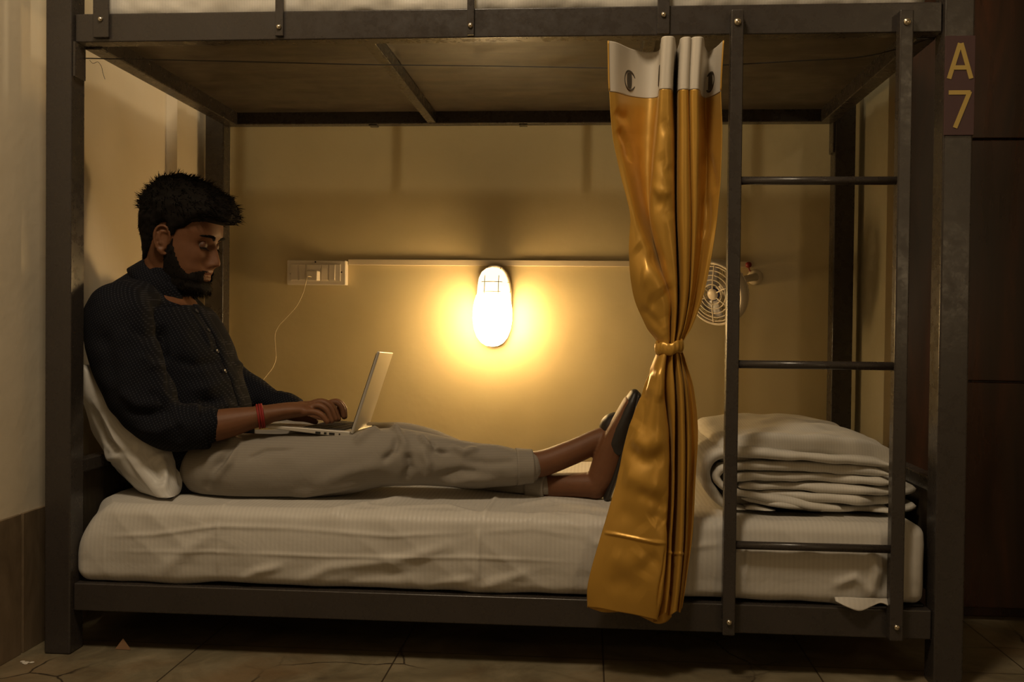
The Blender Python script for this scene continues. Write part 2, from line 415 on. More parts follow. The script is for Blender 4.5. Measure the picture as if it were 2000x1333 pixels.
# ------------------------------------------------------------------ wall fittings
WARM = (1.0, .62, .26)
M['conduit'] = mat('cream_painted_plastic', (.62, .52, .36), .4)
M['white_plastic'] = mat('white_plastic', (.72, .64, .52), .35)
zc0, zc1 = at(950, 520, YB).z, at(950, 508, YB).z
tag(MB().box((at(681, 514, YB).x, YB-.010, zc0), (at(1470, 514, YB).x, YB-.0005, zc1)).build('cable_trunking', M['conduit'], bevel=.002),
    'long cream cable trunking running along the back wall behind the lamp', 'trunking')
# switch board
sb = empty('switch_board', 'white wall switch board with sockets and screws at the left end of the trunking', 'switch board', at(620, 533, YB))
x0, x1 = at(563, 533, YB-.02).x, at(675, 533, YB-.035).x; z0, z1 = at(620, 557, YB-.03).z, at(620, 509, YB-.03).z
MB().box((x0, YB-.034, z0), (x1, YB-.0005, z1)).build('backbox', M['white_plastic'], sb, bevel=.003)
MB().box((x0+.012, YB-.037, z0+.012), (x1-.016, YB-.0335, z1-.012)).build('module_plate', M['white_plastic'], sb, bevel=.001)
xs = [x0+.016, x0+.040, x0+.064, x0+.112, x0+.135]
for i, xx in enumerate(xs):
    if i == 2:
        so = MB().box((xx, YB-.0385, z0+.014), (xx+.044, YB-.0365, z1-.014)).build('socket', M['white_plastic'], sb, bevel=.001)
        for dx, dz in ((.012, .02), (.032, .02), (.022, .034)):
            MB().lathe([(.0028, 0), (.0028, .0006)], Matrix.Translation((xx+dx, YB-.0385, z0+.008+dz)) @ Matrix.Rotation(R(90), 4, 'X'), 10).build('socket_hole', M['black'], so)
    else:
        mb = MB().box((xx, YB-.0385, z0+.014), (xx+.020, YB-.0365, z1-.014))
        mb.add([(xx+.001, YB-.0385, z0+.016), (xx+.019, YB-.0385, z0+.016), (xx+.019, YB-.0385, z1-.016), (xx+.001, YB-.0385, z1-.016), (xx+.001, YB-.0405, z0+.016), (xx+.019, YB-.0405, z0+.016)], [(0, 1, 5, 4), (4, 5, 2, 3), (0, 4, 3), (1, 2, 5)])
        mb.build('switch', M['white_plastic'], sb, bevel=.0005)
for px, py in ((568, 535), (667, 532), (616, 512)):
    p = at(px, py, YB-.034); MB().lathe([(.0028, 0), (.0026, .001), (.001, .0012)], Matrix.Translation((p.x, YB-.0341, p.z)) @ Matrix.Rotation(R(90), 4, 'X'), 12).build('screw', M['black'], sb)
# phone charger plugged in, with its thin cable hanging to the bed
ch = empty('phone_charger', 'white phone charger plugged into the socket with a thin cable curling down to the bed', 'charger', at(620, 540, YB-.05))
c0 = at(603, 549, YB-.05); c1 = at(624, 530, YB-.05)
MB().box((c0.x, YB-.075, c0.z), (c1.x, YB-.0405, c1.z)).build('plug_body', M['white_plastic'], ch, bevel=.003)
cab = [at(608, 541, .945), at(601, 541, .93), at(598, 550, .93), at(592, 572, .94), at(580, 597, .95), at(560, 620, .95), at(545, 636, .95), at(537, 655, .94), at(538, 680, .92), at(539, 700, .90), at(533, 718, .88), at(520, 735, .86), at(508, 752, .84), at(500, 780, .80), at(492, 850, .74), at(480, 940, .68), at(470, 968, .60)]
MB().tube(catmull(cab, 90), .0012, 8).build('cable', M['conduit'], ch, smooth=True)

# bulkhead lamp
lp = empty('bulkhead_lamp', 'lit oval bulkhead wall lamp with a wire cage, glowing warm on the back wall', 'lamp', at(968, 600, YB))
lc = at(967, 598, YB); HW, HH = .050, .122
def oval(a, b, y, n=48):
    """stadium outline: half width a, half height b"""
    return [Vector((lc.x+a*math.copysign(abs(math.cos(t))**.8, math.cos(t)), y, lc.z+b*math.copysign(abs(math.sin(t))**.72, math.sin(t)))) for t in np.linspace(0, 2*math.pi, n, endpoint=False)]
V = []; n = 48
for s_, y in ((1.08, .0005), (1.08, .032), (1.03, .038), (.90, .036), (.88, .026)): V += oval(HW*s_, HH-HW*(1-s_), YB-y, n)
MB().add(V, grid_faces(5, n, wrapb=True)+[tuple(range(4*n, 5*n))]).build('lamp_base', M['white_plastic'], lp, smooth=True)
M['glow'] = mat('glowing_bulb_glass', (1, .9, .7), .3)
b_ = M['glow'].node_tree.nodes['Principled BSDF']
b_.inputs['Emission Color'].default_value = (1.0, .66, .29, 1); b_.inputs['Emission Strength'].default_value = 57
Mb = Matrix.Translation((lc.x, YB-.082, lc.z)) @ Matrix.Diagonal((1, .86, 1, 1))
MB().lathe([(.001, -.125), (.018, -.1225), (.034, -.113), (.047, -.096), (.056, -.072), (.060, -.045), (.060, -.015), (.056, .010), (.050, .030), (.047, .034), (.001, .036)], Mb, 40).build('bulb', M['glow'], lp, smooth=True)
M['glow2'] = mat('lit_frosted_cover', (1, .9, .75), .3)
b_ = M['glow2'].node_tree.nodes['Principled BSDF']; b_.inputs['Emission Color'].default_value = (1.0, .74, .42, 1); b_.inputs['Emission Strength'].default_value = 2.2
MB().lathe([(.048, .0345), (.0465, .060), (.043, .083), (.034, .102), (.020, .113), (.001, .117)], Mb, 40).build('glass_cover', M['glow2'], lp, smooth=True)
wires = MB()
for zz in (.34, .58):
    wires.tube([(lc.x+HW*1.0*t, YB-.030-.100*math.sqrt(max(0, 1-t*t*.999)), lc.z+HH*zz) for t in np.linspace(-1, 1, 21)], .0013, 6)
for xx in (-.42, .42):
    wires.tube([(lc.x+HW*xx, YB-.032-.098*math.sqrt(max(0, 1-t**4*.999))*(1-.15*xx*xx), lc.z+HH*.97*t) for t in np.linspace(.26, 1, 16)], .0013, 6)
wires.build('wire_cage', M['white_plastic'], lp, smooth=True)

# wall fan
fn_c = at(1393, 575, .86)
fan = empty('wall_fan', 'small round white caged fan on the back wall behind the ladder, facing left', 'fan', fn_c)
nrm = Vector((-.62, -.72, -.26)).normalized()
uz = Vector((0, 0, 1)); ux = uz.cross(nrm).normalized(); uy = nrm.cross(ux)
FM = Matrix(((ux.x, uy.x, nrm.x, fn_c.x), (ux.y, uy.y, nrm.y, fn_c.y), (ux.z, uy.z, nrm.z, fn_c.z), (0, 0, 0, 1)))
RF = .092
def ring(rr, z, n=56): return [FM @ Vector((rr*math.cos(t), rr*math.sin(t), z)) for t in np.linspace(0, 2*math.pi, n, endpoint=False)]
g = MB()
for rr, z in ((.030, .004), (.0435, .003), (.057, .001), (.070, -.001), (.082, -.004)): g.tube(ring(rr, z), .0019, 6, closed=True)
for k in range(6):
    a_ = k*math.pi/3+.35; g.tube([FM @ Vector((r_*math.cos(a_), r_*math.sin(a_), z)) for r_, z in ((.016, .005), (.05, .003), (.08, -.002), (RF, -.006))], .0022, 6)
g.build('front_grille', M['white_plastic'], fan, smooth=True)
rim = MB(); n = 56; prof = [(RF-.004, -.002), (RF+.001, 0), (RF+.004, -.006), (RF+.006, -.030), (RF+.002, -.032), (RF-.001, -.012)]
V = [];
for r_, z in prof: V += ring(r_, z, n)
rim.add(V, grid_faces(len(prof), n, wrapb=True, wrapa=True)); rim.build('rim', M['white_plastic'], fan, smooth=True)
bc = MB()
for k in range(44):
    a_ = k*2*math.pi/44
    bc.tube([FM @ Vector((r_*math.cos(a_), r_*math.sin(a_), z)) for r_, z in ((RF+.002, -.016), (RF+.003, -.036), (RF-.006, -.054), (.055, -.066), (.028, -.070))], .0014, 5)
bc.tube(ring(RF+.003, -.036), .002, 6, closed=True); bc.tube(ring(.06, -.065), .002, 6, closed=True)
bc.build('rear_grille', M['white_plastic'], fan, smooth=True)
MB().lathe([(.017, -.004), (.019, .001), (.016, .006), (.008, .008), (.001, .0085)], FM, 24).build('hub_badge', M['white_plastic'], fan, smooth=True)
MB().lathe([(.0185, -.006), (.0200, -.002), (.0200, .0015), (.018, .003)], FM, 24).build('hub_ring', mat('blue_plastic', (.02, .03, .16), .4), fan, smooth=True)
MB().lathe([(.028, -.095), (.030, -.075), (.030, -.055), (.018, -.045), (.001, -.044)], FM, 24).build('motor', M['white_plastic'], fan, smooth=True)
bl = MB()
for k in range(3):
    V = []; 
    for i in range(7):
        for j in range(7):
            r_ = .016+.062*i/6; a_ = k*2*math.pi/3 + (j/6-.5)*(.9+.5*i/6); V.append(FM @ Vector((r_*math.cos(a_), r_*math.sin(a_), -.030+.016*(j/6-.5))))
    bl.add(V, grid_faces(7, 7))
o = bl.build('blade', mat('pale_blue_blade', (.38, .36, .38), .3), fan, smooth=True); o.modifiers.new('s', 'SOLIDIFY').thickness = .0015
b0 = FM @ Vector((0, 0, -.09)); b1 = Vector((at(1474, 542, YB).x, YB-.001, at(1474, 542, YB).z))
MB().tube([b0, b0.lerp(b1, .5)+Vector((0, .0, .008)), Vector((b1.x, YB-.025, b1.z))], [.012, .010, .012], 12).build('neck', M['white_plastic'], fan, smooth=True)
MB().lathe([(.024, 0), (.024, .01), (.020, .020), (.012, .026), (.001, .027)], Matrix.Translation(b1+Vector((0, .0005, 0))) @ Matrix.Rotation(R(90), 4, 'X'), 24).build('wall_mount', M['conduit'], fan, smooth=True)
MB().lathe([(.009, 0), (.0095, .012), (.007, .018), (.001, .020)], Matrix.Translation(at(1461, 518, YB-.002)) @ Matrix.Rotation(R(90), 4, 'X'), 18).build('red_knob', mat('dark_red_plastic', (.20, .015, .01), .35), fan, smooth=True)
MB().tube([at(1461, 518, YB-.004), at(1464, 528, YB-.012), at(1470, 538, YB-.012)], .002, 6).build('wire', mat('red_wire', (.25, .03, .02), .5), fan, smooth=True)

# ------------------------------------------------------------------ mattresses
def rbox(x0, x1, y0, y1, z0, z1, nx, ny, nz, e=.035):
    """closed rounded box, densely gridded: unwrap of 6 faces pushed to a rounded shape"""
    bm = bmesh.new(); c = np.array(((x0+x1)/2, (y0+y1)/2, (z0+z1)/2)); h = np.array(((x1-x0)/2, (y1-y0)/2, (z1-z0)/2))
    V = {}; verts = []; faces = []
    def vid(i, j, k):
        if (i, j, k) not in V:
            V[(i, j, k)] = len(verts); verts.append(((2*i/nx-1)*h[0], (2*j/ny-1)*h[1], (2*k/nz-1)*h[2]))
        return V[(i, j, k)]
    for i in range(nx):
        for j in range(ny):
            faces.append((vid(i, j, 0), vid(i, j+1, 0), vid(i+1, j+1, 0), vid(i+1, j, 0))); faces.append((vid(i, j, nz), vid(i+1, j, nz), vid(i+1, j+1, nz), vid(i, j+1, nz)))
    for i in range(nx):
        for k in range(nz):
            faces.append((vid(i, 0, k), vid(i+1, 0, k), vid(i+1, 0, k+1), vid(i, 0, k+1))); faces.append((vid(i, ny, k), vid(i, ny, k+1), vid(i+1, ny, k+1), vid(i+1, ny, k)))
    for j in range(ny):
        for k in range(nz):
            faces.append((vid(0, j, k), vid(0, j, k+1), vid(0, j+1, k+1), vid(0, j+1, k))); faces.append((vid(nx, j, k), vid(nx, j+1, k), vid(nx, j+1, k+1), vid(nx, j, k+1)))
    P = np.array(verts); inner = h-e; q = np.clip(P, -inner, inner); d = P-q; n_ = np.linalg.norm(d, axis=1); mx = np.abs(d).max(axis=1)
    s = np.where(n_ > 1e-9, mx/np.maximum(n_, 1e-9), 1); P = q+d*s[:, None]
    bm.free(); return P+c, faces
def a3(p): return np.array((p.x, p.y, p.z))
P, F_ = rbox(.062, 1.872, .024, .885, .158, .326, 520, 130, 50, .024)
o = mesh('mattress', P, F_, M['sheet'], smooth=True); me = o.data; N = get_no(me); P = get_co(me)
ft = np.clip((.14-P[:, 1])/.10, 0, 1); tz = (P[:, 2]-.158)/.168
end = np.clip((.20-P[:, 0])/.14, 0, 1)
P[:, 2] += .012*np.exp(-((P[:, 0]-.85)/.35)**2)*(N[:, 2] > .3)*0
P[:, 1] -= .012*ft*np.sin(np.clip(tz, 0, 1)*math.pi)*(N[:, 1] < 0)
P[:, 0] -= .020*end*np.sin(np.clip(tz*1.0, 0, 1)*math.pi)
P[:, 1] += .030*end**2*np.clip(ft, 0, 1)*(tz)
P[:, 0] += .050*end*np.clip(tz, 0, 1)**1.6*ft
Pq = P@np.array([[.8,0,.6],[0,1,0],[-.6,0,.8]]); nz_ = .0035*vnoise(P*np.array((1, 1, 1.6)), 6, 1)+.0018*vnoise(P, 17, 2)-.0028*np.abs(vnoise(Pq*np.array((.5, .6, 2.2)), 9, 3))*(P[:, 2] < .325)-.002*np.abs(vnoise(Pq*np.array((1, .7, 1)), 7, 8))
P = P+N*nz_[:, None]
Yf = .014
def F2(*pts): return [a3(at(x, y, Yf)) for x, y in pts]
def T2(*pts): return [a3(atz(x, y, .326)) for x, y in pts]
CR = [
 (F2((425, 1012), (427, 1080), (424, 1135)), .004, .0035), (F2((206, 1000), (200, 1060), (198, 1125)), .004, .004),
 (F2((937, 1020), (934, 1090), (932, 1158)), .005, .0045), (F2((160, 1050), (300, 1045), (425, 1028), (560, 1032), (760, 1048), (935, 1040)), .005, .003),
 (F2((200, 1078), (420, 1078), (640, 1088), (930, 1090), (1140, 1100)), .004, .0025), (F2((935, 1040), (1040, 1034), (1160, 1052)), .006, .003),
 (F2((560, 1148), (640, 1112), (780, 1095), (900, 1060)), .012, .006), (F2((300, 1130), (360, 1080), (420, 1040)), .016, .005),
 (F2((820, 1160), (860, 1140), (930, 1130)), .008, .007), (F2((930, 1160), (960, 1140), (1040, 1120)), .010, .007),
 (F2((650, 1150), (700, 1130), (820, 1120)), .010, -.005), (F2((460, 1140), (500, 1118), (560, 1105)), .010, .006),
 (F2((1440, 1085), (1560, 1080), (1700, 1085)), .008, .004), (F2((1456, 1040), (1458, 1100), (1456, 1175)), .004, .003),
 (F2((1700, 1070), (1712, 1120), (1700, 1180)), .010, .008), (F2((1620, 1150), (1670, 1130), (1712, 1170)), .010, .009), (F2((1735, 1050), (1740, 1110), (1722, 1185)), .012, -.006),
 (F2((1150, 1060), (1260, 1075), (1420, 1062)), .008, .005),
 (T2((940, 1012), (960, 985), (975, 965)), .006, .005), (T2((425, 1005), (440, 985), (470, 975)), .005, .004),
 (T2((700, 985), (760, 995), (880, 990), (940, 1005)), .010, .005), (T2((620, 1000), (720, 985), (820, 968)), .014, .006), (T2((1000, 990), (1080, 978), (1180, 985)), .012, .006),
 (T2((1000, 1010), (1090, 1000), (1190, 1010)), .010, .004), (T2((1345, 985), (1400, 1000), (1440, 1030)), .012, .007), (T2((1345, 1010), (1390, 1018), (1440, 1020)), .008, .005),
 (T2((220, 1005), (320, 1000), (420, 1004)), .008, .003), (T2((1460, 1045), (1600, 1035), (1720, 1045)), .010, .004)]
P = creases(P, N, CR)
# hem dips over the rail here and there
low = np.clip((.20-P[:, 2])/.04, 0, 1)*(P[:, 1] < .07)
P[:, 2] -= low*(.004+.006*vnoise(P*np.array((1, 0, 0)), 9, 5)+.012*np.exp(-((P[:, 0]-at(1665, 1190, Yf).x)/.03)**2))
P[:, 1] -= low*.004
P[:, 0] = np.where(P[:, 1] < .064, np.clip(P[:, 0], .0592, L-w-.0007), P[:, 0])
set_co(me, P)
tag(o, 'thick mattress on the lower bunk covered in a creased white striped sheet', 'mattress')
# loose corner of the sheet hanging over the rail near the ladder
c = [at(1632, 1176, .004), at(1656, 1187, -.002), at(1680, 1194, -.004), at(1704, 1186, -.003), at(1722, 1180, .0), at(1738, 1186, .003)]
V = []; top = [at(1630, 1168, .010), at(1655, 1168, .008), at(1680, 1169, .006), at(1704, 1169, .006), at(1722, 1170, .008), at(1740, 1171, .010)]
A_ = catmull(c, 25); B_ = catmull(top, 25)
for i in range(10):
    t_ = i/9; rw = B_*(1-t_)+A_*t_; rw[:, 1] += -.006*np.sin(np.linspace(0, 7, 25))*t_*(1-.2*t_); V += [tuple(x) for x in rw]
fl = mesh('sheet_corner', V, grid_faces(10, 25), M['sheet'], o, True); fl.modifiers.new('s', 'SOLIDIFY').thickness = .003
P, F_ = rbox(.080, 1.862, .030, .885, ZU1-.0105, 1.53, 260, 60, 20, .035)
o = mesh('mattress', P, F_, M['duvet'], smooth=True); me = o.data; N = get_no(me); P = get_co(me)
P = P+N*(.008*vnoise(P*np.array((1, 1, 2)), 7, 4)+.006*vnoise(P, 19, 6)+.003*vnoise(P, 45, 9))[:, None]; P[:, 1] = np.maximum(P[:, 1], .0135); P[:, 2] = np.maximum(P[:, 2], ZU0+.0485)
P[:, 2] = np.where(P[:, 1] < .055, np.maximum(P[:, 2], ZU1+.0005), P[:, 2])
set_co(me, P); tag(o, 'mattress on the upper bunk in a rumpled white cover, only its lower edge showing', 'mattress')

# ------------------------------------------------------------------ pillow
def pillow(c00, c10, c01, c11, thick, name, mt, n=90, seed=0, bend=0):
    c00, c10, c01, c11 = [np.array(c) for c in (c00, c10, c01, c11)]
    nn = np.cross(c10-c00, c01-c00); nn /= np.linalg.norm(nn)
    U_, V_ = np.meshgrid(np.linspace(-1, 1, n), np.linspace(-1, 1, n), indexing='ij')
    def side(s):
        pin = 1-.10*(1-V_**2); pin2 = 1-.07*(1-U_**2)
        u = (U_*pin*.5+.5)[..., None]; v = (V_*pin2*.5+.5)[..., None]
        B = (c00*(1-u)+c10*u)*(1-v)+(c01*(1-u)+c11*u)*v
        th = thick*np.clip((1-np.abs(U_)**2.1)*(1-np.abs(V_)**2.1), 0, 1)**.5
        Q = B+nn*(s*th+bend*(1-U_**2))[..., None]
        return Q.reshape(-1, 3)
    A = side(1); B = side(-1); F_ = grid_faces(n, n)+[tuple(i+n*n for i in f) for f in grid_faces(n, n, flip=True)]
    bm = bmesh.new(); vs = [bm.verts.new(p) for p in np.vstack((A, B))]
    for f in F_:
        bm.faces.new([vs[i] for i in f])
    bmesh.ops.remove_doubles(bm, verts=bm.verts, dist=.0004); bmesh.ops.recalc_face_normals(bm, faces=bm.faces)
    me = bpy.data.meshes.new(name); bm.to_mesh(me); bm.free(); me.materials.append(mt)
    me.polygons.foreach_set('use_smooth', [True]*len(me.polygons)); o = link(bpy.data.objects.new(name, me)); return o
pc00 = a3(at(334, 996, .075)); pc10 = a3(at(150, 712, .085)); pc01 = a3(at(388, 955, .50)); pc11 = a3(at(222, 720, .50)); pc10[0] = max(pc10[0], -.03); pc11[0] = max(pc11[0], -.03)
o = pillow(pc00, pc10, pc01, pc11, .098, 'pillow', M['pillow'], 110)
me = o.data; N = get_no(me); P = get_co(me)
P = P+N*(.007*vnoise(P, 9, 11)+.004*vnoise(P, 22, 12))[:, None]
set_co(me, P); N = get_no(me); bt_ = BVHTree.FromPolygons([Vector(c) for c in P], [tuple(p.vertices) for p in me.polygons])
def Q(*pts):
    out = []
    for x, y in pts:
        h = bt_.ray_cast(CAM, ray(x, y).normalized())[0]
        out.append(a3(h) if h is not None else a3(at(x, y, .12)))
    return out
P = creases(P, N, [(Q((185, 775), (215, 820), (245, 885)), .010, .013), (Q((245, 885), (285, 935), (325, 985)), .007, .010), (Q((200, 775), (235, 830), (262, 870)), .014, -.014),
  (Q((180, 800), (205, 860), (235, 885)), .010, -.014), (Q((243, 885), (238, 930), (255, 965)), .009, -.012), (Q((215, 900), (222, 940), (240, 970)), .010, .008),
  (Q((262, 880), (300, 905), (318, 960)), .010, -.012), (Q((318, 890), (322, 930), (318, 965)), .008, .010), (Q((345, 900), (352, 930), (352, 955)), .010, -.008),
  (Q((190, 880), (215, 895), (240, 890)), .009, .009), (Q((250, 890), (290, 900), (330, 885)), .008, .009)])
P[:, 0] = np.maximum(P[:, 0], -.052); P[:, 2] = np.maximum(P[:, 2], .333)
P[:, 0] = np.where(P[:, 2] < .422, np.maximum(P[:, 0], .0475), P[:, 0]); post_hit = (P[:, 1] < .062) ; P[:, 1] = np.where(post_hit, .062, P[:, 1])
set_co(me, P); tag(o, 'crumpled white pillow propped behind the man at the head of the bed', 'pillow')

# ------------------------------------------------------------------ folded duvet
def ribbon(pts, y0f, y1f, th, n_s, ring_n=14, ny=46):
    """thick cloth following a curve in the x-z plane, reaching in depth from y0f(s) to y1f(s)"""
    C_ = catmull(pts, n_s); V = []; ns = n_s
    T = np.gradient(C_, axis=0); T /= np.linalg.norm(T, axis=1)[:, None]; Nn = np.stack((-T[:, 1], T[:, 0]), 1)
    s_ = np.linspace(0, 1, ns); prof = []
    for k in range(ny): prof.append((k/(ny-1), 1))
    ringp = []
    for k in range(ny): ringp.append((k/(ny-1), 1.0))
    for k in range(1, 6): ringp.append((1.0, math.cos(math.pi*k/6)))
    for k in range(ny): ringp.append((1-k/(ny-1), -1.0))
    for k in range(1, 6): ringp.append((0.0, -math.cos(math.pi*k/6)))
    m_ = len(ringp); P = np.zeros((ns, m_, 3))
    for i in range(ns):
        ya, yb = y0f(s_[i]), y1f(s_[i]); e = min(1, s_[i]*14, (1-s_[i])*14)**.5
        for j, (f, h) in enumerate(ringp):
            rnd = math.sqrt(1-h*h)*th*1.3 if abs(h) < 1 else 0
            y = ya+(yb-ya)*f + (rnd if f == 1 else -rnd if f == 0 else 0)
            P[i, j] = (C_[i, 0]+Nn[i, 0]*h*th*e, y, C_[i, 1]+Nn[i, 1]*h*th*e)
    P = P.reshape(-1, 3); F_ = grid_faces(ns, m_, wrapb=True)+[tuple(range(m_-1, -1, -1)), tuple(range((ns-1)*m_, ns*m_))]
    return P, F_
YN = .12
def X2(*pts): return [(at(x, y, YN).x, at(x, y, YN).z) for x, y in pts]
duv = empty('folded_duvet', 'thick folded white duvet stacked in layers at the foot of the bed behind the ladder', 'duvet', at(1560, 1000, .35))
layers = [
 X2((1600, 1016), (1540, 1020), (1470, 1008), (1415, 985), (1384, 950), (1375, 915), (1393, 888), (1440, 880), (1530, 886), (1620, 893), (1690, 899), (1738, 908)),
 X2((1640, 992), (1570, 985), (1480, 968), (1425, 955), (1400, 938), (1399, 922), (1425, 910), (1530, 908), (1620, 914), (1690, 919), (1738, 926)),
 X2((1416, 935), (1450, 930), (1530, 930), (1640, 934), (1740, 941)),
 X2((1440, 948), (1530, 949), (1640, 954), (1742, 960)),
 X2((1470, 963), (1560, 968), (1660, 974), (1744, 978)),
 X2((1445, 972), (1530, 985), (1640, 995), (1742, 1000)),
 X2((1455, 992), (1540, 1006), (1640, 1016), (1736, 1018)),
]
ths = [.0110, .0100, .0092, .0092, .0090, .0090, .0090]
nn_ = [180, 170, 80, 80, 80, 80, 80]
for k, (pts, th) in enumerate(zip(layers, ths)):
    ph = k*1.7
    P, F_ = ribbon(pts, lambda s: YN-.020+.009*math.sin(7*s+ph)+.003*k+(-.004*math.sin(19*s+ph)), lambda s: .60+.02*math.sin(5*s+ph), th, nn_[k])
    o = mesh('fold', P, F_, M['duvet'], duv, True); me = o.data; N = get_no(me)
    P = get_co(me)
    zlo = .334
    amp = np.array((1, .35, 1))
    P = P+N*(.0035*vnoise(P*np.array((1, .5, 1)), 14, 20+k)+.0022*vnoise(P*np.array((1, .6, 2)), 34, 30+k))[:, None]
    # top of the outer layer bulges upward and droops toward its far end
    if k == 0:
        P = creases(P, N, [([a3(at(1480, 855, .2)), a3(at(1530, 875, .14)), a3(at(1580, 890, .10))], .008, .006), ([a3(at(1560, 885, .12)), a3(at(1640, 872, .14)), a3(at(1690, 880, .16))], .02, .012),
          ([a3(at(1400, 870, .2)), a3(at(1500, 868, .2)), a3(at(1600, 870, .22))], .010, -.004)])
    P[:, 2] = np.maximum(P[:, 2], zlo)
    set_co(me, P)
core = [J2 for J2 in ()]
P, F_ = rbox(at(1405, 930, .16).x, at(1722, 930, .16).x, YN+.012, .58, .336, at(1500, 880, .13).z, 60, 50, 16, .035)
o = mesh('inner_fold', P, F_, M['duvet'], duv, True)
# puffy top panel
P, F_ = rbox(at(1400, 870, .3).x-.02, at(1700, 870, .3).x+.01, .108, .62, at(1500, 893, .12).z, at(1500, 868, .12).z+.026, 80, 60, 12, .024)
o = mesh('top_fold', P, F_, M['duvet'], duv, True); me = o.data; N = get_no(me); P = get_co(me)
P = P+N*(.010*vnoise(P, 8, 41)+.004*vnoise(P, 22, 42))[:, None]; rr = (P[:, 0]-at(1545, 870, .3).x)/.16; P[:, 2] -= .026*np.clip(rr, 0, 2)**2 + .012*np.clip(-rr, 0, 2)**2; set_co(me, P)
for px, py in ((1772, 957), (1772, 990)):
    P, F_ = ribbon([(at(px-40, py, .2).x, at(px, py, .2).z), (at(px-12, py, .2).x, at(px, py-3, .2).z), (at(px+3, py, .2).x, at(px, py-10, .2).z)], lambda s: .16, lambda s: .42, .008, 20)
    mesh('fold', P, F_, M['duvet'], duv, True)

# ------------------------------------------------------------------ curtain
m_ = mat('gold_satin', (.53, .295, .048), .38, 0, .6, Sheen_Weight=.25, Sheen_Roughness=.4); t = NT(m_)
m_.node_tree.nodes['Principled BSDF'].inputs['Sheen Tint'].default_value = (1, .7, .3, 1)
m_.node_tree.nodes['Principled BSDF'].inputs['Metallic'].default_value = .42
v = t.coord(scale=(1.6, 1, .55)); n1 = t.bump(t.noise(v, 12, 2, .45, .8), .12, .008)
M['satin'] = m_
M['header'] = mat('white_vinyl_header', (.60, .55, .47), .45)
M['grommet'] = mat('dark_grommet', (.10, .085, .07), .3, .8)
